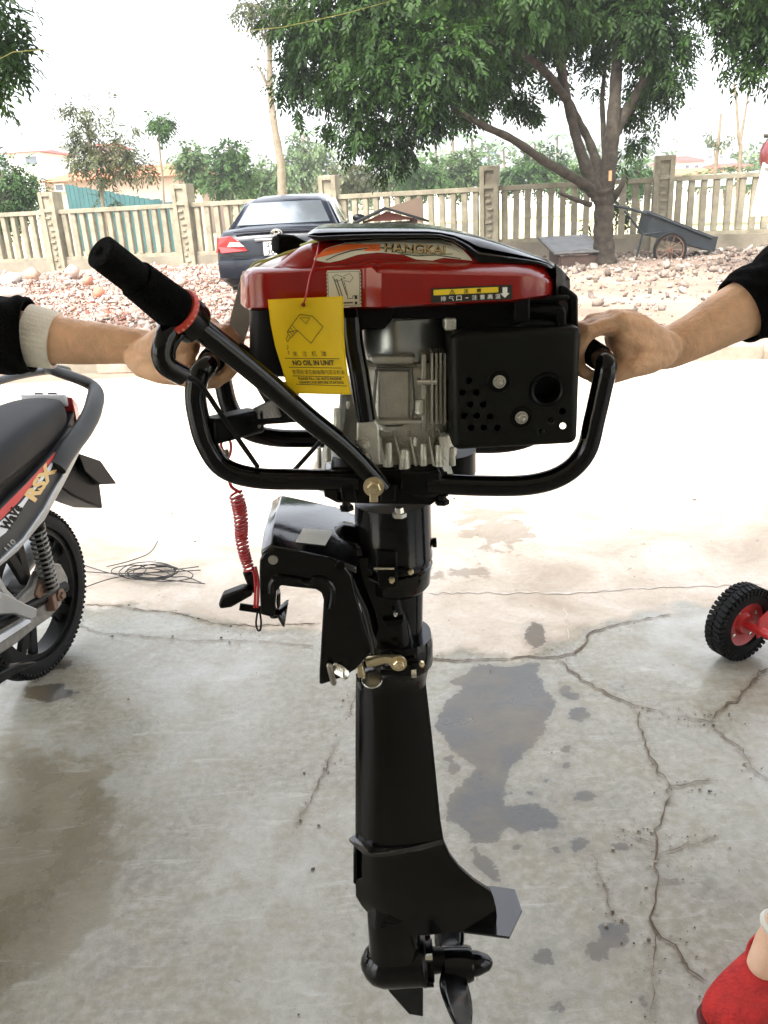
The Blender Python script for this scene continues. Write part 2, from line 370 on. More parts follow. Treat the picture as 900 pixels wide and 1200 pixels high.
# scratches and pale smears
wv = t.nodes.new('ShaderNodeMapping'); wv.inputs['Scale'].default_value = (1.2, 7, 1); wv.inputs['Rotation'].default_value = (0, 0, .5); t.links.new(tc, wv.inputs[0])
base = mixc(t, ramp(t, noise(t, wv.outputs[0], 3.2, 8, .7, 1.2), [(.57, 0.), (.68, .5)]), base, (.46, .45, .40))
base = mixc(t, ramp(t, noise(t, tc, 22, 5, .65, .5), [(.66, 0.), (.70, .65)]), base, (.14, .12, .09))
base = mixc(t, ramp(t, ng, [(.56, 0.), (.66, .4)]), base, (.13, .115, .09))
wf_ = math_(t, 'ADD', attr('wet'), math_(t, 'ADD', math_(t, 'MULTIPLY', math_(t, 'SUBTRACT', nf, .5), .035), math_(t, 'MULTIPLY', math_(t, 'SUBTRACT', noise(t, tc, 14, 8, .7), .5), .06)))
wetf = math_(t, 'ADD', ramp(t, wf_, [(.0, 0.), (.004, .72), (.05, .95)]), ramp(t, math_(t, 'ADD', wf_, .03), [(.0, 0.), (.03, .22)]), True)
wetc = mixc(t, .9, base, mixc(t, ramp(t, noise(t, tc, 4.5, 6, .6, .4), [(.42, 0.), (.6, 1.)]), (.046, .045, .042), (.098, .074, .042)))
base = mixc(t, wetf, base, wetc)
t.links.new(base, b.inputs['Base Color'])
rg = ramp(t, nm_, [(.3, .16), (.7, .42)]); rg = mixc(t, ramp(t, bf, [(.0, 0.), (.012, 1.)]), rg, (.85, .85, .85)); rg = mixc(t, math_(t, 'MULTIPLY', wetf, .7), rg, (.30, .30, .30))
t.links.new(rg, b.inputs['Roughness'])
ind = ramp(t, bf, [(.0, .28), (.02, .0)]); t.links.new(math_(t, 'ADD', ind, math_(t, 'MULTIPLY', wetf, .05), True), b.inputs['Coat Weight']); b.inputs['Coat Roughness'].default_value = .14
bp = t.nodes.new('ShaderNodeBump'); bp.inputs['Strength'].default_value = .35; bp.inputs['Distance'].default_value = .006
t.links.new(math_(t, 'ADD', math_(t, 'MULTIPLY', nf, .5), math_(t, 'ADD', math_(t, 'MULTIPLY', ng, .12), math_(t, 'MULTIPLY', nm_, 1.2))), bp.inputs['Height']); t.links.new(bp.outputs[0], b.inputs['Normal'])
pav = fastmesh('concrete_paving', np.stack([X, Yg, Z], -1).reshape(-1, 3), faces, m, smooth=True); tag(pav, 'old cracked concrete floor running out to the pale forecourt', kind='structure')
for nm2, arr in (('wet', wet), ('beige', beige), ('tan', tan), ('stain', stn)):
    a = pav.data.attributes.new(nm2, 'FLOAT', 'POINT'); a.data.foreach_set('value', arr.astype(np.float32).ravel())
# cracks
cracks = []
crackm = mat('crack_dirt', (.07, .05, .033), .95, col2=(.14, .10, .065), vscale=40)
palem = mat('pale_scrape', (.60, .55, .48), .8, col2=(.42, .36, .3), vscale=30)
def crack(pts, w=.006, m_=None, jit=.008, name='floor_crack', lab=None):
    w = w * 1.0
    if m_ is None: cracks.append(gxy(pts))
    q = [Vector((*p, 0)) for p in gxy(pts)]; out = []
    for a, b_ in zip(q[:-1], q[1:]):
        n = max(2, int((b_ - a).length / .02)); d = (b_ - a).normalized(); s_ = Vector((-d.y, d.x, 0))
        for k in range(n): out.append(a + (b_ - a) * k / n + s_ * random.gauss(0, jit * .5))
    out.append(q[-1]); mb = MB(); v = []; f = []
    for i, p in enumerate(out):
        d = (out[min(i + 1, len(out) - 1)] - out[max(i - 1, 0)]).normalized(); s_ = Vector((-d.y, d.x, 0))
        ww = w * random.uniform(.15, 1.0) * .62 * (1 if 0 < i < len(out) - 1 else .2)
        z = .010 if m_ is None else .009
        zz = 0.004 * math.sin(p.x * 1.7 + 1) * math.sin(p.y * 1.3) + 0.002 * math.sin(p.x * 5.1 + p.y * 3.3) + (.0055 if name == 'pale_scrape' else .0045)
        v += [p + s_ * ww / 2 + Vector((0, 0, zz)), p - s_ * ww / 2 + Vector((0, 0, zz))]
    for i in range(len(out) - 1): f.append((2 * i, 2 * i + 1, 2 * i + 3, 2 * i + 2))
    o = mb.add(v, f).build(name, m_ or crackm, None, smooth=0); tag(o, kind='structure'); return o
z7 = lambda L: [(500 + a / 2.143, 640 + c / 2.143) for a, c in L]; z8 = lambda L: [(a / 2, 640 + c / 2) for a, c in L]
crack(z7([(0, 285), (90, 290), (190, 285), (260, 278), (330, 278), (370, 270), (400, 245), (410, 220), (450, 205), (530, 188), (610, 175)]), .013)
crack(z7([(330, 285), (390, 335), (450, 372), (520, 402), (600, 418)]), .012)
crack(z7([(630, 430), (690, 438), (712, 445)]), .008)
crack(z7([(712, 445), (730, 420), (790, 375), (830, 330), (857, 310)]), .012)
crack(z7([(712, 445), (740, 475), (790, 510), (815, 560), (850, 585)]), .006)
crack(z7([(530, 415), (540, 480), (580, 570), (612, 608), (600, 660), (575, 720), (570, 780), (580, 850), (568, 900), (572, 965), (620, 1010), (660, 1070), (700, 1100)]), .009)
crack(z7([(612, 608), (660, 600), (720, 590)]), .006)
crack(z7([(480, 715), (530, 740), (568, 755)]), .004); crack(z7([(575, 790), (640, 760), (730, 735)]), .004)
crack(z7([(572, 965), (570, 1060), (565, 1200)]), .003); crack(z7([(415, 780), (450, 880), (470, 950)]), .003)
crack(z8([(180, 140), (260, 140), (340, 152), (400, 155), (460, 170), (500, 183), (600, 188), (740, 185)]), .009)
crack(z8([(150, 178), (240, 205), (340, 212), (450, 222), (600, 222), (740, 238)]), .006)
crack(z8([(793, 455), (760, 530), (730, 590), (687, 662)]), .004); crack(z8([(820, 395), (835, 340)]), .004)
crack(z8([(-100, 150), (60, 155), (170, 142)]), .006)
crack(z7([(0, 118), (130, 116), (330, 120), (500, 112), (640, 104), (740, 100), (857, 96)]), .03, palem, .012, 'pale_scrape')
crack(z7([(340, 150), (355, 200), (360, 240)]), .010, palem, .01, 'pale_scrape')
dc = np.full(X.shape, 9.)
for q in cracks: dc = np.minimum(dc, segdist(q, X, Yg, False))
a = pav.data.attributes.new('crk', 'FLOAT', 'POINT'); a.data.foreach_set('value', np.clip(dc, 0, .2).astype(np.float32).ravel())
gv = []; gf = []; Fq = np.array([(0, 1, 3, 2), (4, 6, 7, 5), (0, 4, 5, 1), (2, 3, 7, 6), (0, 2, 6, 4), (1, 5, 7, 3)]); c8 = np.array([[a_, b_, c_] for a_ in (-1, 1) for b_ in (-1, 1) for c_ in (-1, 1)], float)
for k in range(650):
    if k % 3 and cracks:
        q = cracks[k % len(cracks)]; i = rng.integers(0, len(q) - 1); s_ = rng.uniform(); x = q[i][0] + (q[i + 1][0] - q[i][0]) * s_ + rng.normal(0, .03); y = q[i][1] + (q[i + 1][1] - q[i][1]) * s_ + rng.normal(0, .03)
    else: x, y = rng.uniform(-2.5, 2.5), rng.uniform(.7, 6) 
    sz = rng.choice([.0008, .0014, .0025], p=[.65, .28, .07]) * (1 if y < 3 else 2.2); z = 0.004 * math.sin(x * 1.7 + 1) * math.sin(y * 1.3) + 0.002 * math.sin(x * 5.1 + y * 3.3)
    gv.append(c8 * (1 + rng.normal(0, .3, (8, 3))) * sz * [1.3, 1, .6] + [x, y, z + sz * .5 + .003]); gf.append(Fq + 8 * k)
gritm = mat('floor_grit', (.22, .19, .15), .9, island=.7); tag(fastmesh('floor_grit', np.concatenate(gv), np.concatenate(gf), gritm), 'tiny grit and mortar crumbs along the floor cracks', 'grit', kind='stuff')
# wide terrain
dirt = mat('dry_dirt', (.15, .10, .07), .95, col2=(.25, .185, .14), vscale=.9, bump=.7, bscale=12)
field = mat('dry_field', (.30, .28, .13), .95, col2=(.46, .42, .25), vscale=.25, bump=.5, bscale=6)
fl0, fr0 = G(62, 322), G(775, 297); fdir = (Vector(fr0) - Vector(fl0)); fdir.z = 0; fdir.normalize(); fn_ = Vector((-fdir.y, fdir.x, 0))
def sheet(name, pts, z, m_, n=1):
    mb = MB(); mb.add([(p[0], p[1], z) for p in pts], [tuple(range(len(pts)))]); o = mb.build(name, m_, None, smooth=0); return tag(o, kind='structure')
sheet('field_ground', [(-400, -60), (400, -60), (400, 500), (-400, 500)], -.06, field)
xs = np.linspace(-45, 45, 190); ys = np.concatenate([np.linspace(7.0, 22.5, 110)])
X, Yg = np.meshgrid(xs, ys)
hf = .03 * np.sin(X * 1.3 + Yg * .7) + .03 * np.sin(X * 2.9 - Yg * 1.9) + .02 * np.sin(X * 5.3 + Yg * 4.1)
edge = np.clip((Yg - 7.95 - .13 * -X) / 1.2, 0, 1)
Z = -.02 + edge * (.10 + hf) * np.where(X < 1.5, 1.0, .6); Z[:2] = -.03
ny, nx = X.shape; idx = np.arange(nx * ny).reshape(ny, nx); faces = np.stack([idx[:-1, :-1], idx[:-1, 1:], idx[1:, 1:], idx[1:, :-1]], -1).reshape(-1, 4)
tag(fastmesh('dirt_ground', np.stack([X, Yg, Z], -1).reshape(-1, 3), faces, dirt, smooth=True), kind='structure')
def dz(x, y):
    e = min(max((y - 7.95 + .13 * x) / 1.2, 0), 1); h = .03 * math.sin(x * 1.3 + y * .7) + .03 * math.sin(x * 2.9 - y * 1.9) + .02 * math.sin(x * 5.3 + y * 4.1)
    return -.02 + e * (.10 + h) * (1.0 if x < 1.5 else .6)
# kerb of concrete blocks
kerbm = mat('kerb_concrete', (.20, .155, .115), .9, col2=(.31, .255, .20), vscale=6, bump=.5, bscale=40)
kl, kr = Vector(G(100, 436)), Vector(G(860, 423)); kd = (kr - kl).normalized(); kn = Vector((-kd.y, kd.x, 0))
kb = MB(); p0 = kl - kd * 6; p1 = kl + kd * 14
kerb = kb.bar(p0 + kn * .18 + Vector((0, 0, .02)), p1 + kn * .18 + Vector((0, 0, .02)), .30, .1).build('kerb', conc_d, None, smooth=0); tag(kerb, kind='structure')
blk = None
for i in range(26):
    if i % 9 == 7: continue
    if blk is None:
        mb = MB(); mb.box((0, 0, .06), (.735, .34, .17)); blk = mb.build('kerb_block', kerbm, None, bevel=.018); o = blk
    else:
        o = blk.copy(); C.objects.link(o)
    o.location = p0 + kd * (.4 + i * .76) + kn * .17 + Vector((0, random.uniform(-.01, .01), random.uniform(-.015, .01))); o.rotation_euler = (random.uniform(-.02, .02), 0, math.atan2(kd.y, kd.x) + random.uniform(-.01, .01)); o.parent = kerb
# ------------------------------------------------------------------ rubble
rubm = mat('brick_rubble', (.50, .25, .18), .95, bump=.4, bscale=30)
t = rubm.node_tree; b = t.nodes['Principled BSDF']; g = t.nodes.new('ShaderNodeNewGeometry')
r = t.nodes.new('ShaderNodeValToRGB'); r.color_ramp.interpolation = 'CONSTANT'; e = r.color_ramp.elements
cols = [(0, (.31, .21, .165)), (.2, (.37, .29, .24)), (.38, (.26, .145, .11)), (.52, (.42, .35, .30)), (.68, (.24, .18, .15)), (.8, (.38, .20, .15)), (.9, (.24, .09, .06)), (.95, (.48, .43, .39))]
while len(e) < len(cols): e.new(.5)
for k, (p, c) in enumerate(cols): e[k].position = p; e[k].color = (*c, 1)
mx = t.nodes.new('ShaderNodeMix'); mx.data_type = 'RGBA'; mx.blend_type = 'MULTIPLY'; mx.inputs[0].default_value = .6
nn = t.nodes.new('ShaderNodeTexNoise'); nn.inputs['Scale'].default_value = 25; tcn = t.nodes.new('ShaderNodeTexCoord'); t.links.new(tcn.outputs['Object'], nn.inputs['Vector'])
rr = t.nodes.new('ShaderNodeValToRGB'); rr.color_ramp.elements[0].color = (.6, .6, .6, 1); rr.color_ramp.elements[0].position = .3; rr.color_ramp.elements[1].position = .6; t.links.new(nn.outputs['Fac'], rr.inputs[0])
t.links.new(g.outputs['Random Per Island'], r.inputs[0]); t.links.new(r.outputs[0], mx.inputs[6]); t.links.new(rr.outputs[0], mx.inputs[7]); t.links.new(mx.outputs[2], b.inputs['Base Color'])
def chunks(n, xf, yf, sf, zf):
    """n broken pieces: eight jittered corners each"""
    c = np.array([[-1, -1, -1], [-1, -1, 1], [-1, 1, -1], [-1, 1, 1], [1, -1, -1], [1, -1, 1], [1, 1, -1], [1, 1, 1]], float)
    F = np.array([(0, 1, 3, 2), (4, 6, 7, 5), (0, 4, 5, 1), (2, 3, 7, 6), (0, 2, 6, 4), (1, 5, 7, 3)])
    V = []; FF = []
    for i in range(n):
        x, y = xf(), yf(); s_ = sf(); dim = np.array([rng.uniform(.7, 1.6), rng.uniform(.5, 1.1), rng.uniform(.3, .8)]) * s_ / 2
        q = c * (1 + rng.normal(0, .22, (8, 3))) * dim
        R = np.array((Matrix.Rotation(rng.uniform(0, 6.28), 3, 'Z') @ Matrix.Rotation(rng.normal(0, .5), 3, 'X') @ Matrix.Rotation(rng.normal(0, .5), 3, 'Y')))
        V.append(q @ R.T + [x, y, zf(x, y) + dim[2] * rng.uniform(.2, .9)]); FF.append(F + 8 * i)
    return np.concatenate(V), np.concatenate(FF)
def fenceY(x): return fl0.y + (fr0.y - fl0.y) * (x - fl0.x) / (fr0.x - fl0.x)
_c = {}
def rub_xy(left):
    while True:
        if left: x = rng.uniform(-14, 1.2)
        else: x = rng.uniform(.5, 15)
        y = 8.2 - .13 * x + (fenceY(x) - .3 - 8.2 + .13 * x) * rng.uniform(0, 1)
        t_ = (y - 8.2) / 11
        if left and x > -2.2 + 1.2 * t_ and rng.uniform() < .5: continue
        if not left and rng.uniform() > .10 + 1.1 * t_ ** 2: continue
        _c['x'] = x; return y
def heap(x, y):
    h = max(0, math.sin(min(1, max(0, (y - 8.6) / (fenceY(x) - 8.0))) * pi)) * .15 * (1 if x < 0 else .25)
    return dz(x, y) + h * (.5 + .5 * math.sin(x * 1.9 + 1) * math.sin(y * 1.3)) * rng.uniform(.2, 1)
def mk(left):
    def yf_(): return _c['y']
    def xf_(): _c['y'] = rub_xy(left); return _c['x']
    return xf_, yf_
xf_, yf_ = mk(True)
# underlying mound so that no bare gaps show between the pieces
v, f = chunks(75000, xf_, yf_, lambda: rng.choice([.018, .032, .05, .09], p=[.42, .38, .18, .02]), heap)
tag(fastmesh('brick_rubble', v, f, rubm), 'pale broken brick and mortar rubble spread along the left of the fence', 'rubble', kind='stuff')
xf_, yf_ = mk(False)
v, f = chunks(9000, xf_, yf_, lambda: rng.choice([.016, .03, .055, .11], p=[.52, .32, .13, .03]), heap)
litm = rubm.copy(); litm.name = 'stone_litter'
for k, c in enumerate([(.19, .15, .12), (.26, .22, .18), (.13, .10, .08), (.32, .28, .24), (.09, .07, .055), (.20, .15, .12), (.16, .11, .08), (.42, .40, .38)]):
    [n for n in litm.node_tree.nodes if n.type == 'VALTORGB'][0].color_ramp.elements[k].color = (*c, 1)
tag(fastmesh('stone_litter', v, f, litm), 'grey stones, chips and litter scattered on the dirt by the tree and the handcart', 'litter', kind='stuff')
big = [(10, 335, .42, 'large pale mortar lump among the bricks at the left edge of the rubble', (.7, .68, .64)), (38, 330, .30, 'reddish half brick standing on end next to the pale mortar lump', (.45, .28, .2)),
       (88, 325, .34, 'flat pink slab of joined bricks lying below the left fence pillar', (.5, .36, .3)), (20, 352, .34, 'second pale lump in front of the large mortar lump', (.66, .62, .56)),
       (105, 338, .22, 'small red brick half beside the flat pink slab', (.48, .22, .15)), (118, 352, .2, 'bright red brick chip under the end of the black grip', (.5, .16, .1)),
       (213, 338, .22, 'broken brick in the rubble straight below the second fence pillar', (.5, .33, .26))]
for x, y, s_, lb, c in big:
    p = G(x, y, .12); k = 1
    v, f = chunks(1, lambda: p.x, lambda: p.y, lambda: s_, lambda a, c_: .16)
    mm = mat('lump', c, .95, var=.2, vscale=12, bump=.5, bscale=30)
    tag(fastmesh('brick_fragment', v - [p.x, p.y, .1], f, mm), lb, 'broken brick', 'large brick fragments lying on the rubble').location = (p.x, p.y, .1 + .04)
# ================================================================== SHOP BUILDING round the camera (its roof shades the floor)
wallm = mat('shop_wall', (.42, .40, .36), .9, var=.08, vscale=2, bump=.3, bscale=10)
wallm = mat('shop_wall', (.30, .28, .25), .9, var=.04, vscale=2, bump=.2, bscale=10)
shop = thing('shop_building', 'open sided shop whose roof shades the concrete floor round the camera', 'building')
MB().box((0, -4.1, 1.65), (9.0, .2, 3.3)).build('wall', wallm, shop, smooth=0)
for x in (-4.3, 4.3):
    for y in (-3.8, -.9, 2.0): MB().box((x, y, 1.6), (.25, .25, 3.2)).build('column', wallm, shop, smooth=0)
roofw = mat('roof_sheet', (.62, .60, .56), .8, var=.06, vscale=2)
MB().box((0, -.9, 3.28), (9.2, 6.3, .15)).build('roof', roofw, shop, smooth=0)
# ================================================================== FENCE
fence = thing('concrete_fence', 'cream precast concrete fence with square pillars and upright balusters across the yard', 'fence', (0, 0, 0))
ang = math.atan2(fdir.y, fdir.x); Rf = Matrix.Rotation(ang, 3, 'Z')
posts_px = [(62, 322), (217, 320), (388, 0), (574, 0), (775, 297)]
def on_fence(px):                                 # where the sight line at column px meets the fence
    d = ray(px, 250); a = fl0; t_ = (a.x * fdir.y - a.y * fdir.x) / (d.x * fdir.y - d.y * fdir.x); return Vector((d.x * t_, d.y * t_, 0))
pp = [(on_fence(x) - Vector((fl0.x, fl0.y, 0))).dot(fdir) for x in (62, 217, 388, 574, 775)]
step = (pp[-1] - pp[0]) / 4
ks = [-2 * step, -step] + pp + [pp[-1] + step, pp[-1] + 2 * step, pp[-1] + 3 * step]
def fp(s_, t_=0, z=0): return Vector((fl0.x, fl0.y, 0)) + fdir * s_ + fn_ * t_ + Vector((0, 0, z))
PW, PH = .40, 1.93
def pillar():
    mb = MB(); h = PW / 2
    mb.box((0, 0, PH / 2), (PW, PW - .08, PH))                       # core, faces recessed behind the raised border
    for sy in (-1, 1):
        y = sy * (h - .02)
        mb.box((-h + .05, y, PH / 2), (.10, .05, PH)); mb.box((h - .05, y, PH / 2), (.10, .05, PH))
        for z0, z1 in ((0, .12), (PH - .46, PH - .38), (PH - .10, PH)): mb.box((0, y, (z0 + z1) / 2), (PW - .2, .05, z1 - z0))
        for k in range(9): mb.box((random.uniform(-.04, .04), y - sy * .008, .22 + k * .14), (random.uniform(.06, .14), .035, .05), Matrix.Rotation(random.uniform(-.3, .3), 3, 'Y'))
    return mb
pm = pillar().build('pillar', conc_f, fence, smooth=0, bevel=.008)
bal = None; bal_w = .125
for i, s_ in enumerate(ks):
    o = pm if i == 0 else pm.copy()
    if i: C.objects.link(o); o.parent = fence
    o.location = fp(s_); o.rotation_euler = (0, 0, ang)
    if i == len(ks) - 1: break
    s2 = ks[i + 1]; mid = (s_ + s2) / 2; L = s2 - s_ - PW + .02
    for nm4, z, hh, wd, mm in (('base_wall', .17, .34, .22, conc_d), ('bottom_rail', .38, .08, .16, conc_f), ('top_rail', 1.47, .10, .18, conc_f)):
        q = MB().box((0, 0, 0), (L - (.004 if nm4 == 'base_wall' else 0), wd, hh)).build(nm4, mm, fence, smooth=0, bevel=.008); q.location = fp(mid, 0, z); q.rotation_euler = (0, 0, ang)
    for k in range(13):
        if bal is None:
            bal = MB().box((0, 0, 0), (bal_w, .13, 1.0)).build('baluster', conc_f, fence, smooth=0, bevel=.01, seg=1); q = bal
        else: q = bal.copy(); C.objects.link(q); q.parent = fence
        q.location = fp(s_ + PW / 2 + (k + .5) * L / 13, 0, .92); q.rotation_euler = (random.uniform(-.012, .012), random.uniform(-.012, .012), ang + random.uniform(-.05, .05))
# ================================================================== TREES
def sprays(clumps, n, L, nleaf=7, droop=.6, lw=.34, shell=.55):
    """compound leaves: a drooping stalk with paired folded leaflets. clumps: (x, y, z, r[, rz])"""
    wts = np.array([c[3] ** 2 for c in clumps]); wts /= wts.sum(); ci = rng.choice(len(clumps), n, p=wts); cl = np.array([(*c[:4], c[4] if len(c) > 4 else c[3] * .8) for c in clumps])[ci]
    d = rng.normal(size=(n, 3)); d /= np.linalg.norm(d, axis=1)[:, None]
    rr = rng.uniform(0, 1, n) ** (1 - shell)
    lump = 1 + .22 * np.sin(d[:, 0] * 5 + cl[:, 0] * 3) * np.sin(d[:, 2] * 6 + cl[:, 2]) + .12 * rng.normal(size=n)
    base = cl[:, :3] + d * (rr * lump)[:, None] * np.stack([cl[:, 3], cl[:, 3], cl[:, 4]], -1)
    ax = d + rng.normal(0, .5, (n, 3)); ax[:, 2] -= droop; ax /= np.linalg.norm(ax, axis=1)[:, None]
    side = np.cross(ax, rng.normal(size=(n, 3)) * .3 + np.array([0, 0, 1.])); side /= np.linalg.norm(side, axis=1)[:, None] + 1e-9
    up = np.cross(side, ax); V = []
    for k in range(nleaf):
        t_ = (k // 2 + 1) / (nleaf // 2 + 1); sg = 1 if k % 2 else -1
        if k == nleaf - 1: sg = 0; t_ = 1
        o = base + ax * (L * 1.9 * t_ * (1 - .0 * t_))[..., None] if False else base + ax * L * 1.9 * t_ + np.array([0, 0, -1.]) * L * .5 * t_ * t_
        dd = side * sg * .8 + ax * (.6 if sg else 1.) + np.array([0, 0, -.35]) + rng.normal(0, .18, (n, 3)); dd /= np.linalg.norm(dd, axis=1)[:, None]
        ww = np.cross(dd, up); ww /= np.linalg.norm(ww, axis=1)[:, None] + 1e-9; nn_ = np.cross(ww, dd); ll = L * rng.uniform(.8, 1.2, (n, 1))
        V.append(np.stack([o, o + dd * ll * .5 + ww * ll * lw * .5 + nn_ * ll * .07, o + dd * ll, o + dd * ll * .5 - ww * ll * lw * .5 + nn_ * ll * .07], 1))
    V = np.concatenate(V).reshape(-1, 3); F = np.arange(len(V)).reshape(-1, 4); return V, F
def tree(name, label, x, y, clumps, limbs, nsp, L, lm, bm_, group=None, cat='tree', nleaf=7, droop=.6, rad=None, lw=.34, z0=0):
    """clumps and limbs are given as places (x, y, z)"""
    o = thing(name, label, cat, (x, y, z0), group)
    for i, (path, r) in enumerate(limbs):
        if name == 'shade_tree': r = [a * (.86 if i == 0 else .74) for a in r]
        pts, ro = smoothpath(path, 6, r); ro = [a * (1 + .07 * math.sin(k * 1.7 + i)) for k, a in enumerate(ro)]
        q = MB().tube(pts, ro, 10, rnd=False).build('trunk' if i == 0 else 'branch', bm_, None, smooth=60); q.parent = o; q.location = (-x, -y, -z0)
    v, f = sprays(clumps, nsp, L, nleaf, droop, lw); fastmesh('crown', v - [0, 0, 0], f, lm, o)
    return o
TY = G(708, 312).y
def T(x, y, dy=0): return P(x, y, TY + dy)
cl = []
for (x, y, r, dy) in [(350, 25, 42, -1), (395, 35, 55, -1), (450, 25, 60, -1.5), (345, 80, 30, -.5), (335, 105, 22, -.3), (380, 95, 38, -.8), (350, 130, 18, -.3), (420, 90, 45, -1.5), (470, 80, 50, -2), (430, 140, 38, -1.4), (460, 165, 34, -1.4), (415, 165, 26, -1.2), (385, 145, 18, -.8), (450, 195, 20, -1.3), (470, 190, 14, -1.3), (500, 120, 42, -2), (520, 60, 55, -2), (500, 145, 22, -1.7), (540, 130, 24, -1),
                      (570, 30, 55, -1), (560, 95, 42, -1.2), (590, 80, 36, 0), (610, 115, 26, .3), (625, 130, 15, .2), (620, 40, 50, .9), (650, 90, 22, 1.2), (670, 15, 50, 1.1), (700, 60, 30, 1.8), (700, 100, 16, 1.6), (720, 10, 48, 1.2), (755, 20, 48, 0), (775, 55, 42, 0), (790, 90, 26, -.4), (805, 45, 22, -.4), (760, 100, 32, .3), (740, 130, 24, .6), (790, 118, 15, 0), (750, 160, 20, .5), (735, 175, 14, .4), (770, 140, 16, 0), (728, 192, 8, .5),
                      (600, -40, 80, .8), (500, -40, 90, -1), (700, -50, 80, 1), (400, -40, 70, -1), (780, -40, 60, 0), (640, 0, 60, -1.6), (560, 20, 50, 1.5)]:
    p = T(x, y, dy); rr_ = max(r - 9, 5) * p.y / FPX; cl.append((p.x, p.y, p.z, rr_, rr_ * .8))
limbs = [([T(708, 318), T(708, 300), T(707, 270), T(708, 240), T(706, 222)], [.34, .235, .21, .21, .25]),
         ([T(702, 232), T(690, 205), T(678, 170), T(670, 140), T(660, 95, -.3), T(655, 50, -.6), T(648, 0, -1)], [.20, .16, .125, .115, .11, .09, .06]),
         ([T(705, 226), T(700, 195, .2), T(690, 165, .3), T(677, 140, .2), T(668, 118, 0)], [.17, .13, .10, .09, .06]),
         ([T(710, 226), T(714, 190), T(718, 150), T(722, 90, .3), T(724, 30, .5), T(722, -30, .6)], [.20, .19, .17, .14, .12, .08]),
         ([T(716, 165), T(735, 130, .1), T(752, 100, 0), T(768, 60, 0), T(782, 10, 0)], [.13, .12, .11, .08, .05]),
         ([T(710, 200, .5), T(707, 150, .7), T(706, 110, .9), T(712, 60, 1.2)], [.08, .07, .06, .04]),
         ([T(696, 226), T(680, 213, -.3), T(640, 190, -.9), T(600, 163, -1.3), T(566, 147, -1.6), T(530, 125, -1.9)], [.15, .12, .10, .085, .075, .05]),
         ([T(662, 115, -.3), T(640, 85, -.8), T(610, 62, -1.2), T(565, 50, -1.5), T(500, 60, -1.8), T(440, 75, -1.6)], [.10, .09, .08, .07, .06, .03]),
         ([T(655, 60, -.5), T(600, 20, -1), T(520, 0, -1.4), T(430, 20, -1.2)], [.08, .07, .05, .03]),
         ([T(716, 235), T(728, 218, -.2), T(732, 205, -.2)], [.12, .07, .03]),
         ([T(692, 240, -.2), T(675, 234, -.4), T(655, 226, -.7)], [.07, .055, .035])]
tr = tree('shade_tree', 'large leafy tree with forked trunk rising beside the handcart and fence', T(708, 312).x, TY, cl, limbs, 12500, .112, leaf_d, bark, nleaf=9, droop=.9, lw=.36)
q = MB().box((0, 0, 0), (.05, .03, .17)).build('cut_branch_scar', mat('fresh_wood', (.55, .26, .12), .7), tr, smooth=0); p = T(715, 206, -.28); q.location = p - tr.location
# neighbouring crowns that hang into the two upper corners
p = P(-60, 60, 9); cl = []
for (x, y, r, dy) in [(-20, 30, 38, 0), (8, 20, 16, 0), (10, 60, 16, 0), (0, 82, 15, 0), (14, 42, 10, 0), (-40, 80, 40, 0), (-60, 0, 60, 0)]:
    q = P(x, y, 9 + dy); cl.append((q.x, q.y, q.z, r * 9 / FPX, r * 9 / FPX))
tree('corner_tree', 'dark leaf tips poking in at the upper left corner', p.x - .6, 9, cl, [([(p.x - .6, 9, 0), (p.x - .7, 9, 2), (p.x - .3, 9, 3.2)], [.16, .13, .08])], 650, .10, leaf_d, bark, group='trees hanging into the upper corners', nleaf=7)
p = P(1010, 60, 13); cl = []
for (x, y, r, dy) in [(905, 20, 40, 0), (870, 30, 26, 0), (850, 45, 20, 0), (880, 70, 26, 0), (870, 92, 10, 0), (850, 75, 12, 0), (845, 10, 22, 0), (950, 40, 60, 0), (900, -30, 60, 0), (835, -10, 25, 0)]:
    q = P(x, y, 13 + dy); r = max(r - 11, 4); cl.append((q.x, q.y, q.z, r * 13 / FPX, r * 13 / FPX * .8))
tree('corner_tree', 'dark leafy boughs hanging in at the upper right corner', p.x, 13, cl, [([(p.x, 13, 0), (p.x + .1, 13, 2), (p.x - .3, 13, 4), (p.x - 1.0, 13, 4.8)], [.2, .17, .12, .05])], 1900, .11, leaf_d, bark, group='trees hanging into the upper corners', nleaf=9, droop=.9)
def bgtree(label, px, ytop, ybase, Y, cls, n, L, lm, trunk=(.1, .04), name='tree', stem=None, group=None, bmat=None, z0=-.06, **kw):
    c = []
    for (x, y, r) in cls:
        q = P(x, y, Y + rng.uniform(-1, 1) * r * Y / FPX * .4); rr = r * q.y / FPX; c.append((q.x, q.y, q.z, rr, rr * .85))
    group = group or {'bush': 'shrubs and rounded trees beyond the fence', 'slender_tree': 'young trees beyond the fence', 'bare_tree': 'bare pole trees beyond the fence'}.get(name)
    stem = stem or [(px, (ytop + ybase) / 2), (px + 1, ytop + 6)]
    b = P(px, ybase, Y); pts = [Vector((b.x, Y, z0))] + [P(x, y, Y) for x, y in stem]
    r = [trunk[0] + (trunk[1] - trunk[0]) * i / (len(pts) - 1) for i in range(len(pts))]
    lm_ = [(pts, r)]
    for (x, y, rr) in cls[:6]:
        q = P(x, y, Y); a = min(pts[1:], key=lambda k: (k - q).length + (0 if k.z < q.z else 5)); 
        if (q - a).length > .3: lm_.append(([a, (a + q) / 2 + Vector((0, 0, .1)), q], [trunk[1] * .9, trunk[1] * .7, trunk[1] * .3]))
    return tree(name, label, b.x, Y, c, lm_, n, L, lm, bmat or barkg, group=group, z0=z0, **kw)
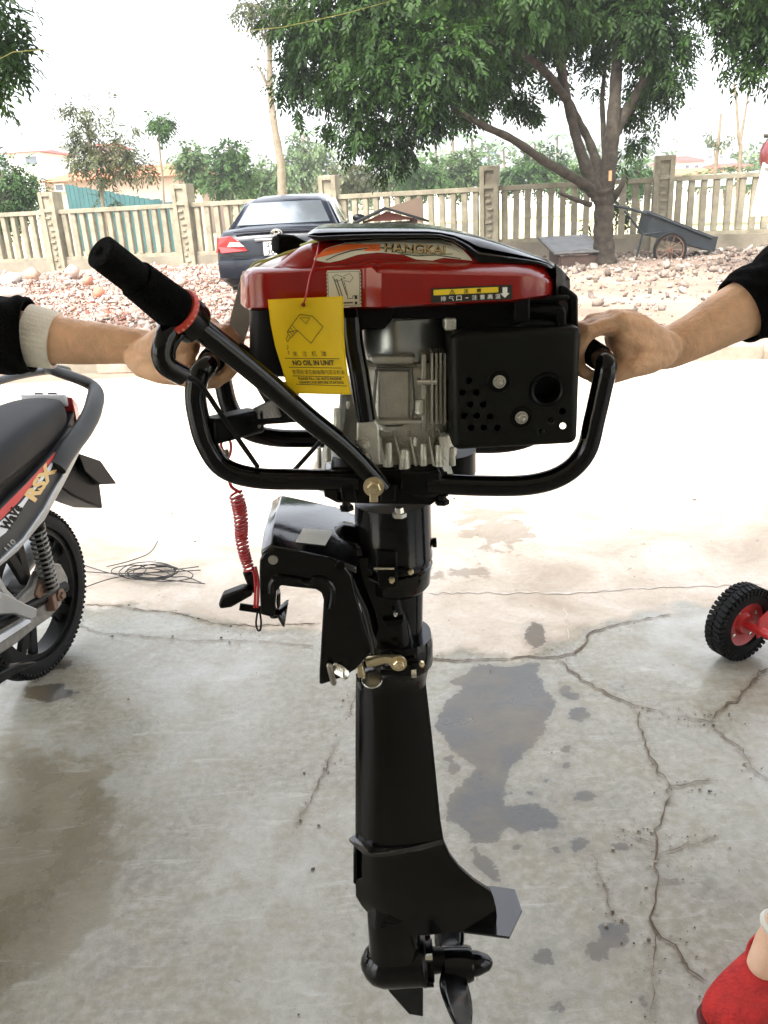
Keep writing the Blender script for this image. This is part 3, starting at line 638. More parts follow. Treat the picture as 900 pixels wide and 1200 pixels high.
# left: dark bush, airy tree, lollipop tree
bgtree('rounded dark green bush rising above the fence at the left edge', 0, 185, 260, 24, [(-25, 215, 42), (10, 200, 14), (25, 215, 16), (15, 232, 26), (38, 235, 9), (30, 222, 12), (0, 245, 28), (-60, 210, 50), (42, 222, 12), (30, 205, 12)], 1900, .14, leaf_m, (.1, .05), 'bush', [(0, 240), (0, 215)], cat='bush')
bgtree('thin airy tree with sparse olive leaves in front of the teal screen', 121, 118, 250, 26, [(98, 145, 13), (100, 165, 15), (112, 180, 17), (85, 165, 8), (145, 165, 12), (140, 185, 17), (160, 193, 15), (175, 197, 7), (120, 200, 12), (72, 122, 6), (88, 125, 5), (105, 125, 5), (132, 122, 4), (150, 152, 7), (118, 140, 6), (90, 185, 12), (125, 232, 7)], 520, .16, leaf_y, (.06, .03), 'slender_tree', [(120, 235), (116, 210), (108, 185), (103, 160), (98, 140)])
bgtree('young tree with a small round tuft of leaves on a bare stem', 187, 130, 245, 30, [(186, 143, 9), (192, 140, 7), (180, 138, 7), (187, 152, 6), (197, 138, 4)], 110, .17, leaf_m, (.04, .025), 'slender_tree', [(191, 215), (188, 185), (186, 158), (186, 145)])
# mid: shrubs between
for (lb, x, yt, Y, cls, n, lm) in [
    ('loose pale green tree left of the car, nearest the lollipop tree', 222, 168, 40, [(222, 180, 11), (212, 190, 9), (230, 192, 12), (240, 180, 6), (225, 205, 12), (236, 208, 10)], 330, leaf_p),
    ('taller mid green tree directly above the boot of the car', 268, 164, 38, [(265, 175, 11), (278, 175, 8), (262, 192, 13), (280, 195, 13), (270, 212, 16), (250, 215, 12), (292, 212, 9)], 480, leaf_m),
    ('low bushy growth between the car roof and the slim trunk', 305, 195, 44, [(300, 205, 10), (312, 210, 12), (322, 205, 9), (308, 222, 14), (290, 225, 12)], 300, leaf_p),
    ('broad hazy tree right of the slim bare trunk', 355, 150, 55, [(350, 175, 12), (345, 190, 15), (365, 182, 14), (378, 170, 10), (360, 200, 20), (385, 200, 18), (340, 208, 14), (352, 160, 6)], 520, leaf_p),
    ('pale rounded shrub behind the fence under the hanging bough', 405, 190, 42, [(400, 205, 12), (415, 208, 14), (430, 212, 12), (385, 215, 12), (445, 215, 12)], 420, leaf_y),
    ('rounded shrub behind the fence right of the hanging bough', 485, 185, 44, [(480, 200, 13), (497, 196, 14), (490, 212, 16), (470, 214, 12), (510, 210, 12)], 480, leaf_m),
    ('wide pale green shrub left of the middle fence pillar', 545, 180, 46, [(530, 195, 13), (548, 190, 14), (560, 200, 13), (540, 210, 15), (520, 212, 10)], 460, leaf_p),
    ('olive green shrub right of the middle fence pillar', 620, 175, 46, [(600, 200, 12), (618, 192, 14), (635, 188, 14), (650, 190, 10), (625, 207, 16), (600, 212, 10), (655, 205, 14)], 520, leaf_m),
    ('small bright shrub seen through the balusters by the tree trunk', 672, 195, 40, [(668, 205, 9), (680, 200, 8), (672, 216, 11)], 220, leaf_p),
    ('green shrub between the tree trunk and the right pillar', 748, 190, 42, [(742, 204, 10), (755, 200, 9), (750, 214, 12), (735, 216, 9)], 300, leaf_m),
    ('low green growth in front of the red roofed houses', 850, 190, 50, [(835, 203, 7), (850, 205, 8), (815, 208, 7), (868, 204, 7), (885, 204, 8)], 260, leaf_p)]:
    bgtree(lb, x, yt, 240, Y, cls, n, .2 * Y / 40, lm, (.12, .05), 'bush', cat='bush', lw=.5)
bgtree('slim tall tree with a bare pale trunk and thin top foliage behind the car', 330, 10, 235, 30, [(300, 12, 12), (285, 5, 14), (318, 18, 14), (310, 35, 8), (322, 3, 14), (300, 75, 5), (340, 0, 15)], 330, .17, leaf_y, (.16, .07), 'slender_tree', [(330, 215), (329, 190), (322, 150), (317, 110), (316, 60), (318, 20)])
bgtree('leafy shrub twigs growing at the foot of the fence behind the tree trunk', 722, 230, 300, 19, [(722, 238, 8), (732, 250, 6), (690, 258, 5), (682, 262, 4), (728, 232, 6), (738, 240, 4)], 60, .13, leaf_m, (.02, .01), 'shrub', [(722, 265), (724, 240)], cat='shrub')
for (lb, st, ls) in [('bare pale pole tree with a few leaves right of the right pillar', [(838, 205), (842, 165), (845, 133)], [(848, 160, 4), (838, 158, 2.5), (836, 167, 3)]), ('bare forked sapling near the right edge of the picture', [(866, 205), (868, 172), (866, 165), (863, 120), (860, 98)], [(866, 204, 3)])]:
    o = bgtree(lb, st[0][0], st[-1][1], 240, 26, ls, 14, .15, leaf_y, (.07, .03), 'bare_tree', st)
    if 'forked' in lb:
        q = MB().tube([P(867, 168, 26), P(873, 135, 26), P(879, 98, 26)], [.05, .035, .02], 8).build('branch', barkg, None); q.parent = o; q.location = -o.location
# palms
palmm = mat('palm_green', (.07, .12, .06), .6, island=.3)
for i, (x, y, lb) in enumerate([(510, 167, 'small hazy palm nearest the hanging bough'), (530, 158, 'hazy palm second from the hanging bough'), (553, 162, 'palm between the low branch tip and the second palm'), (590, 174, 'low squat palm just right of the middle pillar top'), (627, 168, 'feathery palm above the low bare branch'), (653, 160, 'tallest palm, left of the forked trunk'), (360, 157, 'palm seen beside the slim bare trunk'), (572, 170, 'pale palm right above the middle pillar')]):
    Y = 85 + i * 3; top = P(x, y, Y); o = thing('palm_tree', 'distant ' + lb, 'palm tree', (top.x, Y, -.06), 'distant palms beyond the fence')
    q = MB().tube([(top.x, Y, -.06), (top.x + .1, Y, top.z * .6), tuple(top)], [.2, .14, .12], 8).build('trunk', barkg, None); q.parent = o; q.location = -o.location
    for k in range(9):
        a = k * 2 * pi / 9 + i; R = 1.5; mb = MB(); pts = [top + Vector((math.cos(a) * R * s_, math.sin(a) * R * s_, .55 * math.sin(s_ * 2.2) - .75 * s_ * s_)) for s_ in (0, .25, .5, .75, 1.)]
        v = []; f = []; sd_ = Vector((-math.sin(a), math.cos(a), 0))
        for j, p in enumerate(pts):
            wd = [.05, .22, .26, .2, .02][j]; v += [p + sd_ * wd + Vector((0, 0, -wd * .7)), p, p - sd_ * wd + Vector((0, 0, -wd * .7))]
        for j in range(4): f += [(3 * j, 3 * j + 1, 3 * j + 4, 3 * j + 3), (3 * j + 1, 3 * j + 2, 3 * j + 5, 3 * j + 4)]
        q = mb.add(v, f).build('frond', palmm, None, smooth=0); q.parent = o; q.location = -o.location
# far treeline as one mass
cl = []
for x in np.arange(-700, 1700, 22):
    hy = 228 - (x - 450) * math.tan(math.radians(3.05)); y = hy - rng.uniform(6, 32) * (1 if x > 190 else .35) * (1 if x < 760 else .4); q = P(x, y, 105 + rng.uniform(-8, 8)); r = rng.uniform(16, 24) * q.y / FPX; cl.append((q.x, q.y, min(q.z, 9) * .85, r, r * 1.1))
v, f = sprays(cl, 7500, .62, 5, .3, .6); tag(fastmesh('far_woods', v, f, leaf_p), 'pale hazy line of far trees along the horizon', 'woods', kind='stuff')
# ================================================================== FAR BUILDINGS, SCREEN, WALL
wallw = mat('white_render', (.72, .72, .70), .85, var=.05, vscale=.6); roofo = mat('orange_roof', (.34, .11, .05), .8, var=.15, vscale=.8); roofr = mat('red_roof', (.30, .05, .04), .8, var=.15, vscale=.8); roofg = mat('grey_roof', (.33, .35, .37), .8); wind = mat('dark_window', (.12, .14, .17), .2); tealm = mat('teal_screen', (.008, .048, .052), .8, col2=(.016, .078, .084), vscale=.7, bump=.3, bscale=3); wallp = mat('pink_render', (.36, .25, .20), .85); bluem = mat('blue_sheet', (.33, .45, .55), .7)
def house(label, x0, x1, yt, Y, wm, rm, roofh=6, wins=(), depth=7, group='houses beyond the fence', name='house', rid=.5):
    a, c = P(x0, yt, Y), P(x1, yt, Y); W_ = c.x - a.x; H_ = a.z + .06; cx_ = (a.x + c.x) / 2; o = thing(name, label, 'building', (cx_, Y + depth / 2, -.06), group); rh = roofh * Y / FPX
    MB().box((0, 0, H_ / 2), (W_, depth, H_)).build('wall', wm, o, smooth=0)
    e = .35; mb = MB(); h0 = H_ + .003
    v = [(-W_ / 2 - e, -depth / 2 - e, h0), (W_ / 2 + e, -depth / 2 - e, h0), (W_ / 2 + e, depth / 2 + e, h0), (-W_ / 2 - e, depth / 2 + e, h0), (-W_ / 2 + W_ * .12, 0, h0 + rh), (W_ / 2 - W_ * .12, 0, h0 + rh)]
    mb.add(v, [(0, 1, 5, 4), (1, 2, 5), (2, 3, 4, 5), (3, 0, 4), (0, 3, 2, 1)]).build('roof', rm, o, smooth=0)
    for (wx, wy, ww, wh) in wins:
        q = P(wx, wy, Y); w_, h_ = ww * Y / FPX, wh * Y / FPX
        p_ = MB().box((q.x - cx_, -depth / 2 - .03, q.z + .06), (w_ + .12, .06, h_ + .12)).build('window', wallw, o, smooth=0)
        MB().box((q.x - cx_, -depth / 2 - .065, q.z + .06), (w_, .02, h_)).build('pane', wind, p_, smooth=0)
    return o
house('white house with a small red roof at the far left', 8, 46, 180, 60, wallw, roofr, 5, [(37, 188, 12, 8)])
house('low building with a long orange roof behind the teal screen', 52, 235, 214, 48, wallp, roofo, 16, [(70, 220, 8, 6)], 9)
house('grey block standing above the orange roof', 70, 98, 172, 75, roofg, roofg, 3, [(78, 182, 6, 6), (90, 182, 6, 6)])
house('pinkish house with a red top half hidden by the airy tree', 100, 128, 172, 78, wallp, roofr, 5, [(108, 182, 5, 5)])
house('long low orange roofed shed right of the airy tree', 190, 228, 208, 62, wallw, roofo, 8, [])
house('blue grey block behind the palms', 555, 580, 178, 110, bluem, roofg, 2, [(560, 184, 5, 3), (572, 184, 5, 3)])
house('white building with red roof right of the right pillar', 795, 826, 190, 75, wallw, roofr, 7, [(805, 196, 4, 4), (816, 196, 4, 4)])
house('low house with a wide orange roof between the pole trees', 800, 848, 205, 66, wallw, roofo, 7, [(812, 209, 5, 4), (832, 209, 5, 4)])
house('grey flat topped block at the far right', 822, 856, 176, 90, wallw, bluem, 3, [(832, 184, 5, 3), (845, 184, 5, 3)])
house('small pinkish house near the right edge', 852, 882, 196, 70, wallp, roofr, 5, [(860, 201, 3, 3), (872, 201, 3, 3)])
a, c = P(80, 240, 34), P(205, 240, 30); o = thing('screen_fence', 'teal corrugated sheet screen behind the left fence', 'screen', (a.x, 34, -.06))
mb = None
n = 26; A = Vector((a.x, 34, 0)); B = Vector((c.x + .8, 29, 0)); d = (B - A) / n; sh = None; zt0, zt1 = P(85, 216, 34).z, P(200, 243, 30).z
for i in range(n):
    q0 = A + d * i; q1 = A + d * (i + .94); z1 = zt0 + (zt1 - zt0) * i / n + random.uniform(-.03, .03)
    s_ = MB().prism([q0 - Vector(o.location), q1 - Vector(o.location), q1 - Vector(o.location) + Vector((0, 0, z1)), q0 - Vector(o.location) + Vector((0, 0, z1))], (0, .04 + .03 * (i % 2), 0)).build('panel', tealm, o, smooth=0)
a, c = P(440, 245, 70), P(790, 245, 66); o = thing('boundary_wall', 'long white wall with a red capping across the dry field', 'wall', (a.x, 70, -.06))
d = Vector((c.x - a.x, -4, 0)); MB().bar((0, 0, .8), (d.x, d.y, .8), .25, 1.6).build('wall', wallw, o, smooth=0); MB().bar((0, 0, 1.66), (d.x, d.y, 1.66), .4, .12).build('capping', roofr, o, smooth=0)
a, c = P(780, 230, 30), P(905, 222, 27); o = thing('green_awning', 'pale green sheet awning on thin posts behind the right fence', 'awning', (a.x, 30, -.06))
d = Vector((c.x - a.x + 1.5, -3, 0)); MB().prism([(0, 0, a.z + .3), (d.x, d.y, c.z + .25), (d.x, d.y + 2, c.z + .6), (0, 2, a.z + .6)], (0, 0, .05)).build('sheet', mat('green_sheet', (.30, .45, .38), .6), o, smooth=0)
for k in range(5): MB().bar((d.x * k / 4, d.y * k / 4 + .1, 0), (d.x * k / 4, d.y * k / 4 + .1, a.z + .25 + (c.z - a.z - .05) * k / 4), .08, .08).build('post', conc_f, o, smooth=0)
# ================================================================== HANDCART
CY = G(768, 305).y; cartm = mat('cart_paint', (.006, .010, .013), .55, var=.35, vscale=6, bump=.2, bscale=40); rust = mat('rusty_steel', (.11, .055, .035), .8, col2=(.2, .12, .08), vscale=14, bump=.4, bscale=60)
c0 = P(785, 296, CY); K = CY / FPX * 1.03
def c_(x, y, dy=0): return P(x, y, CY + dy)
o = thing('handcart', 'dark metal two wheeled handcart tipped forward on its wheels beside the tree', 'handcart', (c0.x, CY, 0))
def cb(mb, nm, mm, par=o, **kw):
    q = mb.build(nm, mm, None, **kw); q.parent = par; q.location = -Vector(o.location) if par is o else (0, 0, 0); return q
out = [c_(758, 248), c_(834, 278), c_(830, 294), c_(800, 286), c_(752, 274)]
for dy in (-.3, .3): cb(MB().prism([p + Vector((0, dy, 0)) for p in out], (0, .03, 0)), 'side_panel', cartm, smooth=0)
for a, b_ in ((1, 2), (4, 3), (0, 4), (3, 2)): cb(MB().prism([out[a] + Vector((0, -.27, 0)), out[b_] + Vector((0, -.27, 0)), out[b_] + Vector((.02, -.27, .02)), out[a] + Vector((.02, -.27, .02))], (0, .57, 0)), 'tray_panel', cartm, smooth=0)
cb(MB().tube([c_(758, 249, -.32), c_(834, 279, -.32)], .022, 8), 'rim_tube', cartm)
for dy in (-.3, .33):
    cb(MB().tube([c_(770, 255, dy), c_(740, 245, dy), c_(718, 241, dy)], .025, 8), 'handle', cartm)
    cb(MB().tube([c_(732, 247, dy), c_(753, 274, dy), c_(746, 301, dy)], .022, 8), 'leg', cartm)
    cb(MB().tube([c_(752, 275, dy), c_(775, 272, dy)], .016, 8), 'stay', cartm)
cb(MB().tube([c_(785, 293, -.42), c_(785, 293, .45)], .025, 8), 'axle', rust)
for dy in (-.38, .38):
    wc = c_(785, 293, dy); R = 19 * CY / FPX
    w_ = MB().lathe(wc, (0, 1, 0), [(-.03, R - .06), (-.035, R - .02), (0, R), (.035, R - .02), (.03, R - .06), (-.03, R - .06)], 28); w_ = cb(w_, 'wheel', rubber)
    sp = MB()
    for k in range(10): sp.tube([wc, wc + Vector((math.cos(k * .628) * (R - .05), 0, math.sin(k * .628) * (R - .05)))], .008, 5)
    sp.lathe(wc, (0, 1, 0), [(-.05, .03), (-.05, .045), (.05, .045), (.05, .03)], 12); sp.lathe(wc, (0, 1, 0), [(-.02, R - .075), (-.02, R - .055), (.02, R - .055), (.02, R - .075), (-.02, R - .075)], 28)
    q = cb(sp, 'spokes', rust, w_)
# ================================================================== SLOPING BOX
a = P(634, 303, 16.3); brownm = mat('brown_board', (.06, .035, .025), .8, var=.3, vscale=5, bump=.3, bscale=20); filmm = mat('grey_film', (.05, .047, .044), .4, col2=(.12, .115, .11), vscale=6, bump=.6, bscale=9)
BYY = 16.4; L_ = lambda x, y, dy=0: P(x, y, BYY + dy)
o = thing('sloping_box', 'low brown wooden box with a film wrapped sloping lid by the tree', 'box', (L_(668, 300).x, BYY, 0))
A_, B_ = L_(650, 310).x, L_(700, 310).x
for nm5, pts, ext in (('side_board', [(A_, BYY - .35, .02), (A_, BYY + .55, .02), (A_, BYY + .55, .44), (A_, BYY - .35, .22)], (.04, 0, 0)), ('side_board', [(B_ - .04, BYY - .35, .02), (B_ - .04, BYY + .55, .02), (B_ - .04, BYY + .55, .44), (B_ - .04, BYY - .35, .22)], (.04, 0, 0)), ('front_board', [(A_ + .045, BYY - .35, .02), (B_ - .045, BYY - .35, .02), (B_ - .045, BYY - .35, .225), (A_ + .045, BYY - .35, .225)], (0, .03, 0))):
    q = MB().prism(pts, ext).build(nm5, brownm, None, smooth=0, bevel=.01); q.parent = o; q.location = -Vector(o.location)
xs_ = np.linspace(A_ - .1, B_ + .04, 14); v = []; f = []
for j, s_ in enumerate(np.linspace(0, 1, 9)):
    for x in xs_: v.append((x - .12 * s_, BYY - .40 + 1.0 * s_, .25 + .245 * s_ + .012 * math.sin(x * 19 + s_ * 7) * math.sin(s_ * 9)))
for j in range(8):
    for i in range(13): f.append((j * 14 + i, j * 14 + i + 1, (j + 1) * 14 + i + 1, (j + 1) * 14 + i))
q = MB().add(v, f).build('lid', filmm, None, smooth=60); q.parent = o; q.location = -Vector(o.location); md = q.modifiers.new('s', 'SOLIDIFY'); md.thickness = .05
# ================================================================== SMALL ROOFED HUT
HY = 13.0; hu = lambda x, y, dy=0: P(x, y, HY + dy)
o = thing('small_hut', 'small kennel sized hut with a dark pitched roof beside the car', 'hut', (hu(450, 270).x, HY, 0)); ho = -Vector(o.location)
darkw = mat('dark_wood', (.07, .04, .03), .8, var=.3, vscale=8, bump=.3, bscale=30); darkr = mat('dark_roofing', (.014, .014, .014), .95, spec=.1, var=.3, vscale=6, bump=.3, bscale=20); tanb = mat('tan_board', (.11, .075, .05), .8, var=.1, vscale=4)
xl, xr, zt = hu(424, 262).x, hu(490, 262).x, hu(450, 259).z; zr = hu(450, 246).z
for x in (xl, xr): 
    for dy in (0, .7): q = MB().box((x + (.05 if x == xl else -.05), HY + dy, zt / 2), (.08, .08, zt)).build('post', darkw, None, smooth=0); q.parent = o; q.location = ho
q = MB().box(((xl + xr) / 2, HY + .36, zt * .5), (xr - xl - .2, .6, zt * .94)).build('wall', darkw, None, smooth=0); q.parent = o; q.location = ho
q = MB().box(((xl + xr) / 2 + .18, HY + .04, zt * .8), (.30, .03, .3)).build('opening_panel', mat('painted_inner_shade', (.01, .01, .01), .9), None, smooth=0); q.parent = o; q.location = ho  # solid panel on the wall; shade of an interior painted as near-black
mx_ = hu(452, 246).x
q = MB().prism([(xl + .02, HY - .02, zt), (xr - .02, HY - .02, zt), (mx_ + .02, HY - .02, zr - .02)], (0, .03, 0)).build('gable', mat('red_gable', (.12, .035, .025), .8), None, smooth=0); q.parent = o; q.location = ho
for xa in (xl - .15, xr + .15):
    q = MB().prism([(xa, HY - .15, zt - .05), (mx_, HY - .15, zr), (mx_, HY - .15, zr + .035), (xa, HY - .15, zt - .015)], (0, 1.0, 0)).build('roof_panel', darkr, None, smooth=0); q.parent = o; q.location = ho
q = MB().prism([hu(455, 243, .95), hu(496, 262, .95), hu(494, 230, .95)], (0, .03, 0)).build('leaning_board', tanb, None, smooth=0); q.parent = o; q.location = ho
# ================================================================== CAR
CRY = 12.9; carp = mat('car_paint', (.004, .006, .011), .25, var=.15, vscale=2, coat=.12, spec=.3); carg = mat('car_glass', (.27, .30, .33), .12, coat=1., spec=1.); carg.node_tree.nodes['Principled BSDF'].inputs['Metallic'].default_value = .8
tailr = mat('tail_red', (.30, .006, .006), .15, coat=.6); tailw = mat('tail_clear', (.65, .5, .48), .15, coat=.6); tyrem = rubber
cx0 = (P(253, 290, CRY).x + P(399, 290, CRY).x) / 2 ; car = thing('parked_car', 'dark saloon car parked nose away from the camera by the rubble', 'car', (cx0, CRY, 0.04)); car.rotation_euler = (0, 0, math.radians(-2.0)); SC = 1.07
def crb(mb, nm, mm, par=car, **kw):
    mb.v = [Vector((p.x * SC, p.y * SC, p.z * 1.03)) for p in mb.v]; q = mb.build(nm, mm, None, **kw); q.parent = par; return q
secs = [  # y, bottom z, half width low, half width mid, deck z, half width deck
    (0.00, .30, .62, .70, .80, .64), (.04, .25, .76, .82, .94, .72), (.16, .22, .84, .89, 1.00, .76), (.55, .20, .87, .905, 1.02, .79), (1.1, .20, .88, .91, 1.00, .82), (2.2, .20, .88, .91, .97, .84), (3.1, .20, .88, .905, .97, .83), (3.6, .20, .87, .89, .92, .78), (4.2, .22, .84, .86, .84, .72), (4.6, .27, .74, .76, .70, .62), (4.72, .34, .60, .62, .58, .5)]
rings = []
for (y, zb, wl, wm, zd, wd) in secs:
    h = [(wl * .9, zb), (wl, zb + .08), (wm, .45 if zd > .7 else zb + .12), (wm, .62 if zd > .75 else zd - .1), (wm * .985, zd - .14), (wd * 1.02, zd - .02), (wd * .6, zd + .015), (0, zd + .025)]
    rings.append([Vector((x, y, z)) for x, z in h] + [Vector((-x, y, z)) for x, z in h[-2::-1]])
crb(MB().loft(rings), 'body', carp, smooth=50)
gh = [(.72, .995, .80, .995, .0), (1.20, 1.36, .62, .98, 0), (1.45, 1.425, .585, .98, 0), (2.2, 1.46, .59, .98, 0), (2.75, 1.42, .585, .98, 0), (3.62, .94, .74, .93, 0)]
rings = []
for (y, zt_, wt, zb, _) in gh:
    wb = .81; rings.append([Vector((wb if zt_ > 1.1 else wt + .02, y, min(zb, zt_ - .01))), Vector((wt, y, zt_ - .04)), Vector((wt * .8, y, zt_ - .005)), Vector((0, y, zt_ + .01)), Vector((-wt * .8, y, zt_ - .005)), Vector((-wt, y, zt_ - .04)), Vector((-wb if zt_ > 1.1 else -wt - .02, y, min(zb, zt_ - .01)))])
crb(MB().loft(rings, closed=False, caps=False), 'roof', carp, smooth=50)
# windows
def lerp(a, b_, t_): return Vector(a) * (1 - t_) + Vector(b_) * t_
def pane(q, nm, off, mm=carg):
    mb = MB(); n_ = (q[1] - q[0]).cross(q[3] - q[0]).normalized(); 
    if n_.dot(Vector(off)) < 0: n_ = -n_
    return crb(mb.prism([p + n_ * .004 for p in q], n_ * .012), nm, mm, smooth=0)
rw = [Vector(p) for p in ((-.68, .775, 1.04), (.68, .775, 1.04), (.53, 1.19, 1.345), (-.53, 1.19, 1.345))]
pane(rw, 'rear_window', (0, -1, 1))
pane([Vector(p) for p in ((-.66, 3.52, 1.00), (.66, 3.52, 1.00), (.5, 2.85, 1.37), (-.5, 2.85, 1.37))], 'windscreen', (0, 1, 1))
for sgn in (-1, 1):
    for ya, yb, yc, yd in ((1.02, 1.95, 1.95, 1.42), (2.02, 3.25, 2.72, 2.02)):
        q = [Vector((sgn * .805, ya, 1.02)), Vector((sgn * .80, yb, 1.0)), Vector((sgn * .625, yc, 1.37)), Vector((sgn * .625, yd, 1.36))]; pane(q, 'side_window', (sgn, 0, .3))
    # lamps wrap round the corner
    q = crb(MB().prism([Vector((sgn * .42, -.045, .72)), Vector((sgn * .80, -.02, .70)), Vector((sgn * .845, .0, .80)), Vector((sgn * .80, .0, .925)), Vector((sgn * .66, -.03, .935)), Vector((sgn * .54, -.045, .86))], (0, .16, 0)), 'tail_light', tailr, smooth=0, bevel=.01)
    crb(MB().prism([Vector((sgn * .46, -.047, .785)), Vector((sgn * .70, -.031, .79)), Vector((sgn * .66, -.033, .85)), Vector((sgn * .53, -.047, .845))], (0, -.008, 0)), 'clear_lens', tailw, q, smooth=0)
    crb(MB().prism([Vector((sgn * .85, .04, .71)), Vector((sgn * .905, .36, .75)), Vector((sgn * .885, .36, .86)), Vector((sgn * .82, .04, .92))], (sgn * .03, 0, 0)), 'side_marker', tailr, smooth=0)
    crb(MB().sphere((sgn * 1.0, 3.05, 1.02), (.11, .05, .07)), 'wing_mirror', carp)
    for y in (.85, 3.75):
        wv_ = crb(MB().lathe((sgn * .72 - .1, y, .31), (1, 0, 0), [(0, .2), (0, .28), (.03, .315), (.17, .315), (.2, .28), (.2, .2)], 28), 'wheel', tyrem)
        crb(MB().lathe((sgn * .72 - .09, y, .31), (1, 0, 0), [(0, .03), (0, .2), (.18, .2), (.18, .03)], 20), 'rim', chrome, wv_)
seam = mat('panel_gap', (.001, .001, .001), .9)
crb(MB().tube([Vector((x, -.012 - .012 * (abs(x) < .5), z)) for x, z in ((-.74, .70), (-.6, .655), (0, .65), (.6, .655), (.74, .70))], .005, 6), 'boot_gap', seam)
for sgn in (-1, 1):
    for y_ in (1.98, 3.05): crb(MB().tube([Vector((sgn * .895, y_, .30)), Vector((sgn * .913, y_, .62)), Vector((sgn * .87, y_, .93))], .005, 6), 'door_gap', seam)
    crb(MB().bar((sgn * .90, 1.65, .83), (sgn * .90, 1.80, .83), .03, .025), 'door_handle', carp)
# rear bumper, boot trim, badge, plate
crb(MB().loft([[Vector((x, y0 - .02 - (0 if abs(x) < .7 else -.10), z)) for x, z in ((-.86, zz), (-.6, zz), (0, zz), (.6, zz), (.86, zz))] + [Vector((x, .25, zz)) for x in (.88, -.88)] for zz, y0 in ((.33, .0), (.36, -.06), (.52, -.085), (.60, -.07), (.63, .0))]), 'bumper', carp, smooth=50)
crb(MB().box((0, -.045, .86), (.62, .03, .04)), 'boot_trim', mat('dull_chrome', (.25, .26, .28), .3, .9), smooth=0, bevel=.012)
crb(MB().box((0, .02, .985), (1.2, .04, .02)), 'boot_lip', carp, smooth=0, bevel=.006)
pl = crb(MB().box((0, -.035, .745), (.40, .02, .20)), 'number_plate', white, smooth=0, bevel=.005)
bd = MB()
for a, b_, oz in ((.075, .052, 0), (.03, .052, 0), (.055, .02, .015)):
    bd.tube([Vector((a * math.cos(k * pi / 12), -.052, .945 + oz + b_ * math.sin(k * pi / 12))) for k in range(25)], .0065, 6)
crb(bd, 'badge', chrome)
def carfn(x, z): return Vector((x * SC, -.047 * SC, z * 1.03))
q = print_on(carfn, 'lettering', ink, None, [('30', -.16, .66, .12, .07, .03), ('29', -.16, .755, .12, .07, .03), ('- 15', -.01, .755, .15, .07, .02), ('26 45', -.02, .66, .19, .07, .02)], [([(-.19, .655), (.19, .655), (.19, .84), (-.19, .84), (-.19, .655)], .006)]); q.parent = pl
# ================================================================== HELMET ON A POLE at the right edge
HYY = 6.0; hp = P(912, 185, HYY) + Vector((.55, 0, 0)); o = thing('wooden_pole', 'thin wooden pole just outside the right edge', 'pole', (hp.x, HYY, 0)); MB().tube([(0, 0, 0), (0, 0, hp.z + .25)], .03, 10).build('shaft', bark, o)
MB().tube([(0, 0, hp.z + .10), (-.66, 0, hp.z + .14)], .012, 8).build('peg', bark, o)
hc = P(910, 181, HYY); o = thing('helmet', 'red and white helmet hanging at the right edge of the picture', 'helmet', tuple(hc))
redh = mat('helmet_red', (.11, .015, .015), .3, coat=.4)
q = MB().sphere((0, 0, 0), (.105, .12, .125), 20).build('shell', redh, o, smooth=60); q = MB().sphere((0, -.012, .02), (.085, .115, .075), 20).build('white_panel', white, o, smooth=60); MB().lathe((0, 0, -.11), (0, 0, 1), [(0, .07), (-.02, .085), (0, .095), (.03, .1)], 20).build('trim', plank, o)
hc = P(898, 222, HYY - .05); v = []; f = []
for j in range(10):
    for i in range(9):
        s_, t_ = i / 8, j / 9; wd = .06 + .06 * t_; v.append(hc + Vector(((s_ - .35) * 2 * wd, .02 * math.sin(s_ * 11 + t_) * (1 - .4 * t_), .17 - .34 * t_)))
for j in range(9):
    for i in range(8): f.append((j * 9 + i, j * 9 + i + 1, (j + 1) * 9 + i + 1, (j + 1) * 9 + i))
q = MB().add(v, f).build('hanging_cloth', mat('white_cloth', (.62, .62, .60), .9, var=.06, vscale=20), None, smooth=60); tag(q, 'pale cloth hanging under the red and white helmet', 'cloth'); md = q.modifiers.new('s', 'SOLIDIFY'); md.thickness = .004
# ================================================================== OVERHEAD CORD, GROUND WIRES
pts = [P(-40, 85, 2.4), P(15, 61, 2.4), P(320, 35, 2.3), P(460, 2, 2.25)]; pts = [Vector(P(330, 32, 2.2)), Vector(P(400, 18, 2.15)), Vector(P(470, -3, 2.1)), Vector((.35, 2.05, 3.2))]
q = MB().tube([P(-60, 100, 2.6), P(15, 61, 2.55), P(180, 47, 2.5), P(330, 32, 2.45), P(400, 17, 2.4), P(470, -2, 2.35), Vector((.35, 2.05, 3.2))], .0011, 6).build('overhead_cord', mat('yellow_cord', (.45, .42, .12), .7), None); tag(q, 'thin yellow cord strung across in front of the big tree', 'cord')
wirem = mat('black_wire', (.012, .012, .012), .5)
o = thing('wire_tangle', 'tangle of thin black wire lying on the pale concrete beside the motorbike', 'wire', tuple(G(165, 670)))
for k in range(11):
    a0 = random.uniform(0, 6.28); pts = []
    if k < 6:
        cxp, cyp = 165 + random.uniform(-25, 30), 670 + random.uniform(-5, 5); ra, rb = random.uniform(18, 42), random.uniform(5, 10)
        for i in range(22):
            a = a0 + i * .33; r_ = 1 + .12 * math.sin(a * 2.3 + k); pts.append(G(cxp + ra * r_ * math.cos(a), cyp + rb * r_ * math.sin(a), .012 + .02 * abs(math.sin(a * 1.5 + k))))
    else:
        L2 = [[(100, 670), (140, 672), (180, 671), (235, 668)], [(95, 690), (130, 678), (170, 672), (233, 664)], [(125, 664), (150, 658), (175, 648), (185, 634)], [(98, 662), (130, 672), (160, 676), (240, 684)], [(165, 672), (200, 676), (218, 676), (236, 683)]][k - 6]
        pts = [G(x, y, .012 + .01 * (i % 2)) for i, (x, y) in enumerate(L2)]
    q = MB().tube(smoothpath(pts, 5), .0022, 5).build('strand', wirem, None); q.parent = o; q.location = -Vector(o.location)
